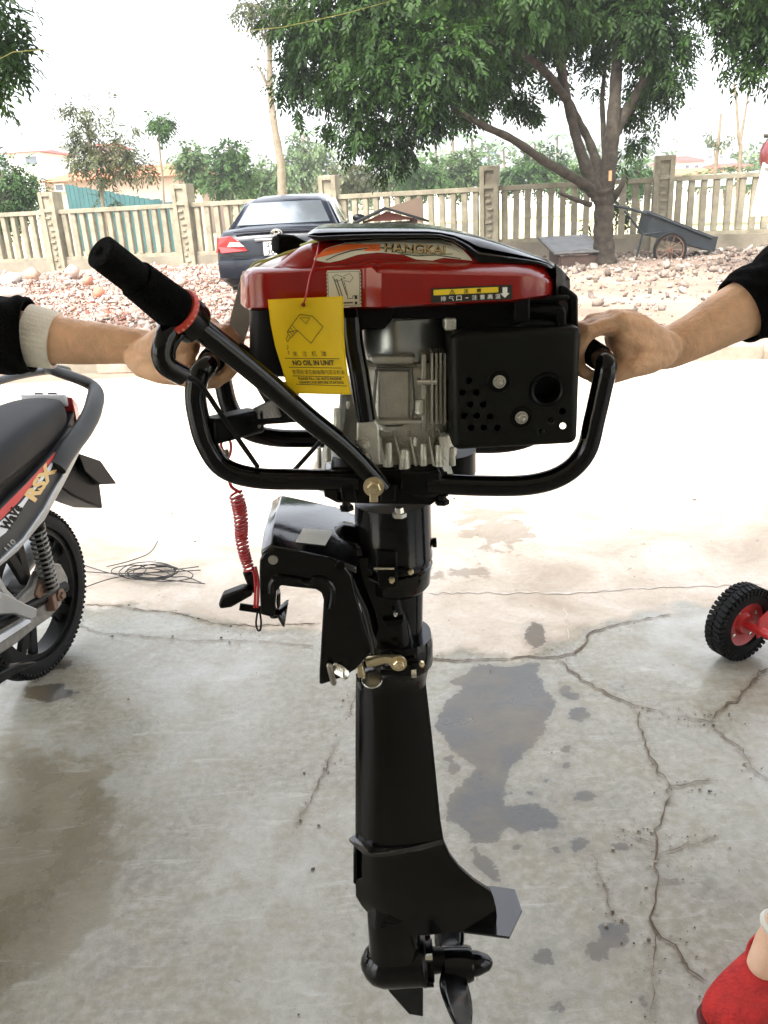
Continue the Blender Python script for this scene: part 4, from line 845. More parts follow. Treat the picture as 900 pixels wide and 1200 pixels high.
# ================================================================== OUTBOARD MOTOR
YA = 1.06                                             # depth of the drive shaft
motor = thing('outboard_motor', 'red and black petrol outboard motor held upright by two hands over the concrete', 'outboard motor', (P(461, 620, YA).x, YA, .05))
def B(mb, nm, mm, par=None, **kw): return mb.build(nm, mm, par or motor, world=True, **kw)
def vloft(tab, Yc=YA, seg=32, pw=2.0, close=True):
    """upright body from rows (picture y, left x, right x, depth ratio[, Y offset])"""
    rings = []
    for r in tab:
        a, b_ = P(r[1], r[0], Yc), P(r[2], r[0], Yc); z = (a.z + b_.z) / 2; cx_ = (a.x + b_.x) / 2; rx = (b_.x - a.x) / 2; ry = r[3] if len(r) > 3 and r[3] < 0 else rx * (r[3] if len(r) > 3 else 1); ry = abs(ry); oy = r[4] if len(r) > 4 else 0
        ring = []
        for k in range(seg):
            t_ = 2 * pi * k / seg; c_, s_ = math.cos(t_), math.sin(t_); ring.append(Vector((cx_ + rx * math.copysign(abs(c_) ** (2 / pw), c_), Yc + oy + ry * math.copysign(abs(s_) ** (2 / pw), s_), z)))
        rings.append(ring)
    return MB().loft(rings)
def shell(sts, yc=YA):
    """stations left to right, each a list of front points (px, py, Y); mirrored behind yc"""
    rings = []
    for st in sts:
        fr = [P(*q) for q in st]; rings.append(fr + [Vector((p.x, 2 * yc - p.y, p.z)) for p in fr[::-1]])
    return MB().loft(rings)
def plate(pts, Y, th, **kw): return MB().prism([P(x, y, Y) for x, y in pts], (0, th, 0))
def bolt(x, y, Y, r, h=.008, m_=None, par=None, nm='bolt', washer=True):
    c = P(x, y, Y); a = MB()
    if washer: a.lathe(c, (0, -1, 0), [(0, r * .2), (0, r * 1.45), (h * .25, r * 1.45), (h * .25, r * .2)], 20)
    a.lathe(c, (0, -1, 0), [(h * .2, .0001), (h * .2, r), (h * .85, r), (h, r * .82), (h, .0001)], 6)
    a.lathe(c, (0, -1, 0), [(h * .9, .0001), (h * .9, r * .5), (h * 1.5, r * .48), (h * 1.6, .0001)], 12)
    return B(a, nm, m_ or chrome, par, smooth=30)
# --- red lower cover
yfT = [(282, .985), (285, .962), (291, .945), (303, .937), (320, .933), (400, .932), (425, .931), (447, .915), (600, .915), (625, .922), (642, .935), (650, .955), (654, .98)]
topT = [(282, 325), (288, 317), (297, 314), (330, 313), (395, 309), (450, 306), (630, 310), (645, 316), (654, 324)]
botT = [(282, 356), (290, 363), (400, 362), (445, 362), (600, 354), (654, 346)]
sts = []
for x in [282, 283.5, 286, 291, 297, 304, 312, 325, 350, 380, 400, 415, 425, 430, 436, 442, 447, 453, 470, 500, 530, 560, 580, 600, 612, 622, 632, 640, 646, 650, 652.5, 654]:
    t_, b_, y = lin(topT, x), lin(botT, x), lin(yfT, x); cr = t_ + (14 if x > 436 else 7); fac = .022 if x > 436 else .014
    sts.append([(x, b_, y + .010), (x, b_ - 2.5, y + .002), (x, (cr + b_) / 2, y), (x, cr, y), (x, cr - 2.5, y + .003), (x, t_ + 1, y + fac), (x, t_ - 1, y + fac + .012), (x, t_ - 1.5, y + .06)])
cover = B(shell(sts), 'lower_cover', red, smooth=38)
# --- red dome
topD = [(318, 313), (325, 309), (335, 300), (346, 292), (358, 287), (372, 284), (420, 280), (500, 279), (560, 283), (600, 296), (640, 312)]
sts = []
for x in [318, 321, 325, 330, 336, 342, 350, 360, 375, 400, 430, 460, 490, 520, 545, 560, 580, 600, 620, 640]:
    tp, bt = lin(topD, x), lin(topT, x) + 1; h = max(bt - tp, 1.2); e = .03 * (1 - min(1, (x - 318) / 40)) ** 2
    sts.append([(x, bt, .947 + e), (x, bt - h * .25, .948 + e), (x, bt - h * .55, .950 + e), (x, bt - h * .8, .956 + e), (x, bt - h, .972 + e)])
dome = B(shell(sts), 'upper_cover', red, smooth=50)
# raised bulge of the dome above the lower cover
bul = [(402, 311), (420, 306), (437, 303), (455, 303), (510, 306), (560, 308.5), (600, 310)]
sts = []
for x in [402, 410, 420, 430, 440, 455, 475, 500, 530, 560, 580, 600]:
    tp, bt = lin(bul, x), 313; sts.append([(x, bt, .937), (x, bt - (bt - tp) * .5, .937), (x, tp + 1.5, .941), (x, tp, .952), (x, tp + .5, .97)])
B(shell(sts), 'cover_bulge', red, smooth=45)
# --- black top shell
lo = [(361, 278), (372, 283.5), (430, 279.5), (515, 279), (532, 284), (545, 292), (556, 304), (562, 309), (630, 310), (645, 315), (656, 330), (667, 348)]
hi = [(361, 273), (368, 268), (376, 266), (500, 266), (530, 270), (560, 277), (600, 289), (640, 303), (655, 312), (664, 322), (667, 335)]
sts = []
for x in [361, 364, 368, 374, 385, 410, 440, 470, 500, 515, 524, 532, 540, 548, 556, 562, 575, 590, 605, 620, 632, 642, 650, 656, 661, 665, 667]:
    tp, bt = lin(hi, x), lin(lo, x); h = bt - tp; y0 = .9425 if x < 640 else .9425 + (x - 640) * .0011
    sts.append([(x, bt, y0 + .004), (x, bt - 1, y0), (x, bt - h * .35, y0 + .001), (x, bt - h * .6, y0 + .010), (x, bt - h * .62, y0 + .006), (x, bt - h * .85, y0 + .016), (x, tp, y0 + .05)])
top = B(shell(sts), 'top_shell', black, smooth=42)
sts = []
for x in [652, 654, 658, 662, 665, 667, 668]:
    sts.append([(x, 349, .945 + (x - 652) * .002), (x, lin([(652, 311), (660, 318), (668, 328)], x), .945 + (x - 652) * .002), (x, lin([(652, 310), (660, 317), (668, 327)], x), .97)])
B(shell(sts), 'end_trim', blackp, smooth=40)
# prints on the cowl
fn = onto([cover, dome, top] + [c for c in motor.children if c.name.startswith('cover_bulge')])
decT = [(366, 296), (385, 290), (410, 286), (470, 284), (515, 285), (535, 289), (548, 296), (553, 304)]
decB = [(366, 302), (385, 306), (400, 301), (430, 292), (455, 290), (480, 291), (500, 303), (520, 306), (553, 305)]
ptop = [(368, 303), (383, 291), (405, 285), (440, 281.5), (515, 281.5), (533, 287), (545, 295), (553, 304.5)]
pbot = [(368, 305), (385, 308), (400, 305), (420, 298.5), (443, 296), (473, 298.5), (487, 304), (507, 305.5), (519, 302), (553, 305.5)]
print_on(fn, 'decal', cream, motor, polys=strip_poly(ptop, pbot, 40))
fn2 = lambda x, y: fn(x, y) + Vector((0, -.0006, 0)); fn3 = lambda x, y: fn(x, y) + Vector((0, -.0011, 0))
print_on(fn2, 'orange_flash', orange, motor, polys=strip_poly([(369, 301), (385, 291), (405, 286.5), (425, 286.5), (446, 287)], [(369, 303), (385, 299), (405, 294), (425, 291), (446, 288.5)], 14))
print_on(fn2, 'swoosh_line', ink, motor, lines=[([(382, 305), (395, 299), (412, 294), (430, 291.5), (450, 291)], 1.1), ([(455, 292), (472, 298), (490, 300), (510, 299), (540, 303)], 1.1)])
print_on(fn2, 'swoosh_line', mat('olive_print', (.33, .34, .2), .5), motor, polys=strip_poly([(430, 289), (450, 290), (470, 293), (500, 297), (530, 297)], [(430, 290), (450, 292), (470, 297), (500, 300), (530, 298.5)], 12))
print_on(fn3, 'emblem', orange, motor, texts=[('25', 427, 294, 19, -6.5, .06)])
print_on(fn3, 'lettering', ink, motor, texts=[('HANGKAI', 450.6, 295.6, 71, -10, .04, .04)])
fn4 = lambda x, y: fn(x, y) + Vector((0, -.0015, 0))
print_on(fn4, 'lettering_face', goldi, motor, texts=[('HANGKAI', 450, 294.9, 71, -10, .0, .04)])
# black warning label
def quad_uv(c):                                # bilinear map of a unit square on picture points (tl, tr, br, bl)
    return lambda u, v: tuple((c[0][i] * (1 - u) + c[1][i] * u) * (1 - v) + (c[3][i] * (1 - u) + c[2][i] * u) * v for i in (0, 1))
q = quad_uv([(505, 338), (600, 333.5), (600, 350.5), (505, 355)])
g_ = lambda f: (lambda u, v: f(*q(u / 100, v / 20)))
print_on(g_(fn), 'warning_label', ink, motor, polys=[[(i * 5, 0), (i * 5 + 5, 0), (i * 5 + 5, 20), (i * 5, 20)] for i in range(20)])
print_on(g_(fn2), 'label_band', yel2, motor, polys=[[(3 + i * 5, 2), (8 + i * 5, 2), (8 + i * 5, 9.5), (3 + i * 5, 9.5)] for i in range(16)])
print_on(g_(fn3), 'label_text', ink, motor, texts=[('注', 40, 8.8, 6, -6, .02), ('意', 56, 8.8, 6, -6, .02), ('!', 25.6, 8.2, .9, -3.6, .02)], lines=[([(22.5, 8.8), (29.5, 8.8), (26, 3), (22.5, 8.8)], .7)])
print_on(g_(fn2), 'label_text', white, motor, texts=[(ch, 12 + i * 9.6, 18, 6.5, -6.6, .015) for i, ch in enumerate('排气口-注意高温') if ch != '-'], polys=[[(88, 3), (94, 3), (94, 11), (97, 11), (91, 17.5), (85, 11), (88, 11)]], lines=[([(42.5, 15), (46, 15)], 1.2)])
# white choke label
q2 = quad_uv([(382, 317), (423, 316), (424, 359), (383.5, 360.5)]); g2 = lambda f: (lambda u, v: f(*q2(u / 40, v / 43)))
print_on(g2(fn), 'choke_label', cream, motor, polys=[[(i * 4 + (1.5 if i == 0 else 0), j * 4.3), (i * 4 + 4 - (1.5 if i == 9 else 0), j * 4.3), (i * 4 + 4, j * 4.3 + 4.3), (i * 4, j * 4.3 + 4.3)] for i in range(10) for j in range(10)])
print_on(g2(fn2), 'label_drawing', ink, motor, lines=[([(2, 2), (38, 2), (38, 41), (2, 41), (2, 2)], .5), ([(9, 10), (15, 30)], .9), ([(12, 10), (18, 30)], .9), ([(17, 9), (23, 29)], .9), ([(20, 12), (24, 29)], .6), ([(7, 8), (12, 5), (22, 9), (12, 13), (7, 8)], .5), ([(20, 7), (27, 4), (31, 9), (27, 14), (21, 12)], .5), ([(24, 29), (24, 33), (30, 33), (30, 30), (35, 30)], .7), ([(6, 38), (30, 38)], 1.6)], polys=[[(32, 30), (35, 30), (35, 34), (32, 34)], [(32, 37), (35, 37), (35, 40), (32, 40)]], texts=[('START', 6, 36.3, 10, -2, .02)])
# --- parts under the cowl
sts = [[(x, lin([(292, 436), (300, 441), (345, 442)], x), y + .004), (x, lin([(292, 430), (300, 438), (345, 440)], x), y), (x, 364, y)] for x, y in [(292.5, .985), (294, .968), (298, .960), (304, .956), (330, .956), (345, .96), (352, .98)]]
B(shell(sts), 'tank_housing', blackp, smooth=40)
B(plate([(345, 362), (462, 361), (462, 372), (450, 386), (425, 386), (420, 400), (345, 395)], .965, .16), 'air_guide', blackp, bevel=.003)
B(plate([(417, 362), (462, 361), (460, 370), (447, 386), (420, 386)], .948, .02), 'bracket', blackm, bevel=.002)
B(vloft([(368, 424, 533), (414, 424, 533), (416, 426, 531)], 1.045, 48, 2.0), 'flywheel_shroud', steel)
B(plate([(455, 352), (655, 345), (657, 386), (528, 390), (524, 374), (455, 374)], .955, .17), 'engine_block', blackp, bevel=.003)
for (pts, Y) in (([(600, 350), (668, 346), (668, 352), (604, 358)], .94), ([(602, 360), (660, 358), (664, 366), (664, 388), (655, 386), (652, 370), (602, 366)], .935), ([(655, 335), (663, 335), (678, 347), (678, 386), (668, 388), (666, 352), (655, 350)], .95)): B(plate(pts, Y, .10), 'heat_shield', blackp, bevel=.003)
B(MB().tube(smoothpath([P(604, 385, .95), P(625, 378, .945), P(650, 381, .945), P(664, 392, .95)], 6), .004, 8), 'fuel_hose', rubber)
B(MB().box(P(611, 362, .932), (.017, .012, .026)), 'spark_lead_clip', blackp, bevel=.002)
B(plate([(521, 373), (535, 373), (535, 388), (521, 388)], .95, .03), 'shroud_tab', alu, bevel=.002)
# crankcase
case = B(vloft([(414, 428, 524, -.075), (420, 427, 526, -.08), (500, 427, 527, -.08), (520, 420, 532, -.085)], 1.06, 40, 5), 'crankcase', alu, smooth=40)
yc_ = .975
B(MB().tube(smoothpath([P(441, 436, yc_), P(444, 432, yc_), P(479, 432, yc_), P(482, 436, yc_), P(482, 491, yc_), P(441, 493, yc_), P(441, 436, yc_)], 3), .0022, 6), 'case_rib', alud)
B(plate([(443, 434), (480, 434), (480, 491), (443, 491)], .978, .01), 'cover_plate', alu, bevel=.002)
B(plate([(431, 417), (488, 416), (486, 428), (436, 428)], .970, .02), 'case_boss', alu, bevel=.004)
for pts in ([(494, 415), (500, 415), (500, 505), (494, 505)], [(428, 494), (500, 492), (500, 497), (428, 499)], [(428, 428), (441, 430), (441, 434), (428, 432)]): B(plate(pts, .966, .02), 'case_rib', alu, bevel=.0015)
for k in range(5): B(plate([(505 + k * 5, 414), (507.5 + k * 5, 414), (507.5 + k * 5, 497), (505 + k * 5, 497)], .958 + k * .004, .05), 'cooling_fin', alu, smooth=0)
B(MB().tube([P(488, 448, .962), P(512, 448, .962)], .0035, 10), 'pin', chrome); B(MB().lathe(P(489, 448, .962), (1, 0, 0), [(0, .0001), (0, .005), (.004, .005), (.004, .0001)], 12), 'pin_head', chrome)
B(vloft([(468, 487, 497), (472, 486, 498), (484, 486, 498), (486, 488, 496)], .962, 16), 'sensor_boss', alu)
B(vloft([(500, 405, 524, -.07), (506, 394, 528, -.08), (522, 380, 534, -.09), (545, 366, 538, -.095), (552, 366, 538, -.095)], 1.06, 40, 3), 'crankcase_flange', alu, smooth=45)
random.seed(3)
for x, y0, y1, w_, Y in [(395, 478, 530, 10, .985), (408, 470, 510, 7, 1.0), (384, 500, 540, 8, .99), (455, 512, 546, 12, .957), (474, 520, 548, 14, .953), (496, 514, 545, 9, .953), (514, 515, 546, 10, .955), (530, 518, 545, 8, .965), (374, 518, 548, 6, 1.0), (486, 506, 522, 6, .956)]:
    B(vloft([(y0 + (6 if y0 > 500 else 0), x - w_ * .32, x + w_ * .32), (y0 + (8 if y0 > 500 else 2), x - w_ * .42, x + w_ * .42), (y1, x - w_ * .5, x + w_ * .5)], Y, 16), 'screw_boss', alu)
B(vloft([(450, 399, 430, -.06), (470, 398, 430, -.065), (500, 394, 432, -.07)], 1.06, 24, 4), 'case_side', alud)
for x, x2 in [(462, 470), (480, 486), (502, 507), (514, 518), (444, 450)]: B(plate([(x, 512), (x + 1.5, 512), (x2 + 3, 546), (x2, 546)], .952 if x > 430 else .99, .04), 'stiffener', alu, smooth=0)
B(vloft([(522, 440, 556, -.07), (548, 440, 556, -.07), (550, 370, 556, -.085), (557, 380, 540, -.08)], 1.06, 32, 3), 'mounting_plate', blackm)
# steel side strut with its bolted tab
B(MB().tube(smoothpath([P(412, 372, .945), P(414, 400, .942), P(421, 440, .940), P(429, 492, .940)], 8), [.0115] * 25, 14), 'strut', black)
B(plate([(418, 497), (424, 493), (440, 493), (444, 499), (446, 545), (418, 545)], .935, .012), 'mounting_tab', alu, bevel=.002)
bolt(427, 520, .934, .0065, m_=alu); bolt(428, 536, .934, .0055, m_=chrome)
# --- muffler with real holes
mo = MB(); a, b_ = P(527, 386, .925), P(682, 386, .925); zl = P(605, 525, .925).z; zt_ = P(605, 386, .925).z
w_, h_ = b_.x - a.x, zt_ - zl; cxm, czm = (a.x + b_.x) / 2, (zt_ + zl) / 2
body = MB().box((cxm, .975, czm), (w_, .10, h_)).build('m', muffm, None, smooth=0); bm = bmesh.new(); bm.from_mesh(body.data)
bmesh.ops.bevel(bm, geom=[e for e in bm.edges], offset=.0095, segments=4, profile=.5, affect='EDGES', clamp_overlap=True); bm.to_mesh(body.data); bm.free()
inner = MB().box((cxm, .975, czm), (w_ - .006, .094, h_ - .006)).build('c', muffm, None, smooth=0)
cut = MB(); holes = [(549.6, 446), (542, 460), (558, 460), (551, 474), (566, 474), (544, 487.5), (559, 487.5), (574.5, 488), (552, 501), (567, 501), (583, 501.5), (659, 482), (646, 493), (634, 506), (659.5, 499)]
for i, (x, y) in enumerate(holes):
    c = P(x, y, .925); r = .0040; d = ray(x, y).normalized()
    if i >= 12: cut.lathe(c - d * .02, d, [(0, .0001), (0, r), (.20, r), (.20, .0001)], 14)
    else: cut.lathe(c - Vector((0, .02, 0)), (0, 1, 0), [(0, .0001), (0, r), (.06, r), (.06, .0001)], 14)
c = P(641, 457, .925); cut.lathe(c - Vector((0, .02, 0)), (0, 1, 0), [(0, .0001), (0, .0155), (.06, .0155), (.06, .0001)], 32)
cuto = cut.build('h', muffm, None, smooth=0)
for o_ in (inner, cuto):
    md = body.modifiers.new('b', 'BOOLEAN'); md.object = o_; md.operation = 'DIFFERENCE'; md.solver = 'EXACT'; md.use_self = True
bpy.context.view_layer.update(); me = bpy.data.meshes.new_from_object(body.evaluated_get(bpy.context.evaluated_depsgraph_get()))
for o_ in (inner, cuto, body): bpy.data.objects.remove(o_)
me.shade_smooth(); me.set_sharp_from_angle(angle=math.radians(32)); mfl = bpy.data.objects.new('muffler', me); C.objects.link(mfl); mfl.parent = motor; mfl.location = -Vector(motor.location)
c = P(641, 457, .925); B(MB().lathe(c, (0, 1, 0), [(-.0015, .0155), (-.003, .0175), (-.003, .0195), (.0005, .0205), (.001, .0155), (.03, .0140), (.03, .0001), (.028, .0001), (.028, .0125), (-.001, .0140)], 40), 'exhaust_outlet', blackm)
for x, y in ((585, 447), (611, 489)):
    c = P(x, y, .9245); B(MB().lathe(c, (0, -1, 0), [(.0, .0001), (.0, .0135), (.0008, .0128), (.0008, .0105), (-.0004, .0098), (-.0004, .0001)], 28), 'dimple', blackm)
    bolt(x, y, .9242, .0052, .007, chrome)
# --- carrying handles: a front loop and a rear loop joined by the grips
YF, YB = .95, 1.13; R_ = .0128
def fz(x, y, Y=YF): p = P(x, y, YF); return Vector((p.x, Y, p.z))
loopL = [(420, 563), (360, 562), (300, 560), (262, 548), (242, 520), (233, 490), (229, 462), (233, 440), (241, 432)]
loopR = [(500, 566), (560, 569), (620, 568), (660, 556), (686, 530), (697, 490), (705, 455), (710, 432), (711, 427)]
for lp in (loopL, loopR):
    pf = [fz(x, y) for x, y in lp]; e = pf[-1]
    pth = pf[:-1] + [e + Vector((0, .010, .0015)), e + Vector((0, .04, .002)), e + Vector((0, .09, .002)), e + Vector((0, .14, .002)), Vector((e.x, YB - .01, e.z + .001))] + [Vector((p.x, YB, p.z)) for p in pf[:-1][::-1]]
    B(MB().tube(smoothpath(pth, 6), R_, 18), 'carrying_handle', black, smooth=60)
    g0, g1 = e + Vector((0, .030, .002)), e + Vector((0, .145, .002))
    B(MB().lathe(g0, (0, 1, 0), [(0, .0001), (0, .0145), (.003, .0152)] + [(.006 + k * .006, .0142 + .0012 * (k % 2)) for k in range(16)] + [(.104, .0172), (.107, .0165), (.107, .0001)], 24), 'hand_grip', foam)
# black cross bar with the stop switch on the left loop
a = fz(236, 505); b_ = P(330, 470, YB - .02)
B(MB().bar(P(244, 505, YF), P(300, 492, 1.02), .03, .030), 'switch_box', blackp, bevel=.004)
B(MB().bar(P(300, 490, 1.0), P(345, 468, 1.12), .006, .026), 'cross_bracket', alud, bevel=.001)
B(MB().tube(smoothpath([P(295, 495, .99), P(325, 493, .99), P(360, 492, 1.0), P(392, 505, 1.02)], 5), .0038, 8), 'switch_cable', rubber)
B(MB().tube([P(382, 510, 1.03), P(344, 552, 1.03)], .003, 8), 'control_rod', blackm)
# --- tiller arm
tp = [P(448, 573, .928), P(430, 552, .925), P(402, 523, .918), P(360, 489, .90), P(300, 437, .87), P(245, 393, .845), P(205, 362, .83)]
B(MB().tube(smoothpath(tp, 6), .0122, 20), 'tiller_arm', black, smooth=60)
gd = (P(120, 296, .77) - P(205, 362, .83)).normalized(); g0 = P(207, 364, .831); Lg = (P(116, 293, .77) - g0).length
prof = [(-.002, .0001), (-.002, .020), (0, .0205)]
n = 44
for k in range(n): t_ = k / (n - 1); prof.append((.003 + t_ * (Lg * .52), (.0205 - .003 * t_) + (.0012 if k % 2 else 0)))
prof += [(Lg * .54, .0158)]
for k in range(n): t_ = k / (n - 1); prof.append((Lg * (.55 + .43 * t_), (.0158 - .0004 * t_) + (.0005 if k % 2 else 0)))
prof += [(Lg * .99, .0158), (Lg, .0135), (Lg, .006), (Lg - .003, .0001)]
B(MB().lathe(g0, gd, prof, 28), 'throttle_grip', foam, smooth=60)
B(MB().lathe(g0, -gd, [(-.001, .0001), (-.001, .0235), (.001, .0245), (.005, .0245), (.0055, .0001)], 36), 'throttle_ring', redring, smooth=30)
rp = MB(); u = gd.orthogonal().normalized(); v_ = gd.cross(u)
for k in range(26):
    a = 2 * pi * k / 26; rp.sphere(g0 - gd * .003 + (u * math.cos(a) + v_ * math.sin(a)) * .0245, .0013, 6)
B(rp, 'ring_dots', mat('pink_dots', (.75, .3, .22), .5))
B(MB().lathe(g0 - gd * .0055, -gd, [(0, .0001), (0, .0225), (.012, .0225), (.020, .0215), (.022, .017), (.022, .0001)], 36), 'throttle_housing', black)
B(MB().tube(smoothpath([P(200, 384, .825), P(192, 402, .815), P(190, 418, .812), P(197, 430, .815), P(214, 440, .825)], 6), [.0115] * 5 + [.0105] * 20, 14), 'lever_bracket', black)
B(MB().tube(smoothpath([P(226, 380, .833), P(213, 392, .825), P(203, 408, .820), P(202, 420, .82)], 5), .0035, 10), 'lever_edge', black)
B(MB().tube(smoothpath([P(196, 430, .812), P(212, 440, .82), P(234, 450, .86), P(262, 490, .90), P(302, 547, .94)], 6), .0030, 8), 'throttle_cable', rubber)
# second grip-like black tube end behind the tiller
B(MB().tube(smoothpath([P(280, 415, 1.02), P(300, 430, 1.04), P(315, 455, 1.06), P(330, 480, 1.08)], 5), .014, 14, rnd=True), 'rear_hose', rubber)
# --- centre bracket
B(plate([(383, 570), (388, 548), (520, 550), (522, 560), (515, 585), (505, 593), (395, 590), (381, 583)], .955, .19), 'centre_bracket', blackm, bevel=.003)
B(plate([(378, 560), (395, 556), (397, 584), (405, 590), (380, 583)], .945, .06), 'bracket_ear', black, bevel=.002)
B(plate([(470, 552), (516, 553), (520, 566), (514, 583), (492, 585), (468, 578)], .940, .03), 'clamp_cap', blackm, bevel=.004)
B(plate([(446, 566), (465, 568), (463, 588), (446, 588)], .938, .03), 'clamp_cap', blackm, bevel=.002)
B(plate([(398, 563), (415, 563), (418, 590), (400, 588)], .938, .03), 'clamp_cap', blackm, bevel=.002)
B(MB().lathe(P(505, 568, .955), (1, 0, 0), [(0, .0001), (0, .0155), (.02, .0155), (.022, .0001)], 20), 'socket', black)
B(MB().lathe(P(415, 563, .955), (-1, 0, 0), [(0, .0001), (0, .0155), (.02, .0155), (.022, .0001)], 20), 'socket', black)
bolt(438, 570, .915, .0085, .010, brass); B(plate([(433, 574), (443, 574), (443, 589), (433, 589)], .912, .004), 'bolt_tab', brass, smooth=0, bevel=.001)
for x, y in ((406, 592), (468, 600), (518, 585)):
    B(MB().lathe(P(x, y, .95), (0, 0, -1), [(-.006, .0001), (-.006, .005), (.001, .006), (.001, .009), (.006, .009), (.006, .0001)], 6), 'bolt', chrome if x == 468 else blackm, smooth=30)
# --- column
col = B(vloft([(586, 415, 505), (645, 416, 506), (648, 414, 507), (652, 414, 507), (654, 417, 505), (658, 417, 505), (660, 414, 507), (664, 415, 506), (668, 421, 505), (682, 422, 504), (687, 430, 500), (690, 437, 496), (745, 442, 495), (752, 442, 495)], YA, 40), 'steering_column', black, smooth=40)
yfc = YA - .048
B(MB().lathe(P(503, 636, YA), (1, 0, 0), [(0, .0001), (0, .005), (.004, .005), (.004, .0075), (.010, .0075), (.010, .0001)], 6), 'bolt', blackm, smooth=30)
B(plate([(440, 646), (466, 646), (466, 690), (444, 690)], yfc - .010, .03), 'clamp_block', blackm, bevel=.003)
B(MB().tube([P(438, 666, yfc - .014), P(462, 666, yfc - .014)], .002, 8), 'screw', chrome)
B(MB().tube([P(466, 667, yfc - .01), P(482, 668, yfc - .01)], .0022, 8), 'screw', blackm); bolt(481, 668, yfc - .006, .0042, m_=brass, washer=False); bolt(459, 678, yfc - .012, .0042, m_=brass, washer=False)
bolt(463, 717, YA - .045, .0035, m_=chrome, washer=False)
B(plate([(448, 728), (474, 726), (470, 734), (452, 735)], YA - .05, .02), 'lug', blackm, bevel=.002)
# swivel housing between column and clamp
B(vloft([(640, 395, 470, -.05, .01), (660, 398, 475, -.052, .01), (700, 420, 480, -.05, .01), (740, 432, 485, -.045, .0), (775, 436, 490, -.04, 0)], YA, 32, 3.2), 'swivel_housing', black, smooth=45)
B(vloft([(742, 440, 505, -.045), (750, 436, 507, -.05), (772, 436, 507, -.05), (778, 425, 503, -.045), (792, 418, 500, -.04), (798, 419, 499, -.04)], YA, 36, 2.4), 'lower_collar', black, smooth=45)
B(MB().tube([P(430, 776, 1.0), P(452, 772, .997), P(468, 776, .997)], [.008, .0065, .010], 14), 'latch_arm', brass); bolt(467, 777, .990, .008, .008, brass)
B(MB().tube([P(476, 776, 1.0), P(492, 776, 1.0)], .0022, 8), 'screw', blackm); bolt(494, 776, 1.0, .004, m_=brass, washer=False)
B(MB().tube([P(445, 788, .995), P(487, 789, .995)], .0042, 10), 'cross_bolt', blackm); B(MB().lathe(P(482, 789, .995), (1, 0, 0), [(0, .0001), (0, .0065), (.007, .0065), (.007, .0001)], 6), 'nut', chrome, smooth=30)
B(plate([(417, 782), (425, 780), (428, 792), (420, 796)], 1.0, .02), 'stop_block', brass, bevel=.002)
B(MB().lathe(P(436, 796, 1.0), (0, -.5, 1), [(-.002, .0001), (-.002, .014), (0, .015), (.002, .014), (.002, .0001)], 20), 'washer', chrome)
# --- transom clamp (two cheeks, a sloping deck and a screw)
sc = lambda L: [(230 + a / 3.43, 470 + c / 3.43) for a, c in L]
cheek = sc([(253, 690), (255, 640), (272, 612), (310, 594), (420, 606), (540, 632), (595, 665), (622, 700), (645, 800), (703, 985), (706, 1010), (640, 1080), (585, 1112), (505, 1140), (495, 1138), (495, 1088), (512, 800), (503, 772), (480, 758), (400, 750), (340, 742), (322, 765), (318, 820), (322, 850), (310, 872), (258, 858)])
for Y in (.985, 1.125): B(plate(cheek, Y, .012), 'clamp_cheek', black, bevel=.003)
rim = sc([(300, 770), (305, 730), (330, 710), (400, 716), (455, 728), (480, 715), (520, 722), (548, 760), (540, 830)])
B(MB().tube(smoothpath([P(x, y, .984) for x, y in rim], 5), .0045, 10), 'cheek_bead', black)
for x, y in ((308, 651), (387, 657)): B(MB().lathe(P(230 + (x * 3.43 - 790) / 3.43 if False else x + 12, y + 5, .984), (0, -1, 0), [(0, .0001), (0, .0065), (.002, .006), (.002, .0001)], 18), 'cheek_boss', plank if x < 350 else blackm)
dk = [P(306, 650, .987), P(318, 642, .987), P(390, 657, .987), P(418, 668, .987)]; dkb = [Vector((p.x, 1.135, p.z + .004)) for p in dk]
deck = MB(); deck.loft([[p + Vector((0, 0, .004)) for p in dk] + [p - Vector((0, 0, .006)) for p in dk[::-1]], [p + Vector((0, 0, .016)) for p in [Vector((q_.x, 1.03, q_.z)) for q_ in dk]] + [Vector((q_.x, 1.03, q_.z - .006)) for q_ in dk[::-1]], [p + Vector((0, 0, .016)) for p in dkb] + [p - Vector((0, 0, .006)) for p in dkb[::-1]]])
dko = B(deck, 'clamp_deck', blackg, smooth=50, bevel=.002)
dfn = onto([dko], .0012)
print_on(dfn, 'blank_label', white, motor, polys=[[quad_uv([(355, 620), (391, 622), (381, 640), (346, 636)])(a_ / 5 + da / 5, b_2 / 5 + db / 5) for da, db in ((0, 0), (1, 0), (1, 1), (0, 1))] for a_ in range(5) for b_2 in range(5)])
B(MB().tube(smoothpath([P(385, 640, 1.06), P(405, 640, 1.06), P(428, 650, 1.06)], 5), [.018, .022, .026, .03, .034] + [.034] * 6, 16), 'swivel_arm', black)
B(vloft([(690, 317, 327, -.03, 0), (695, 316, 329), (722, 316, 329)], 1.06, 14), 'screw_boss', black)
sy = 1.0; a, b_ = P(281, 711, sy), P(330, 718, sy)
B(MB().tube([a, b_], .0052, 14), 'clamp_screw', blackm); dd = (b_ - a).normalized()
B(MB().lathe(b_, dd, [(-.004, .0001), (-.004, .008), (.004, .018), (.007, .019), (.007, .0001)], 24), 'clamp_pad', black)
hp_ = sc([(95, 800), (105, 785), (185, 755), (215, 765), (228, 782), (140, 832), (95, 838), (88, 822)])
B(plate(hp_, sy - .012, .02), 'screw_handle', blackm, bevel=.005)
B(plate(sc([(183, 690), (245, 690), (240, 760), (232, 780), (205, 745)]), 1.0, .012), 'lanyard_clip', black, bevel=.003)
B(MB().tube(smoothpath([P(302, 716, .995), P(300, 730, .995), P(302, 738, .995), P(305, 738, .995), P(306, 728, .995), P(304, 716, .995)], 5), .0014, 6), 'spring_pin', blackm)
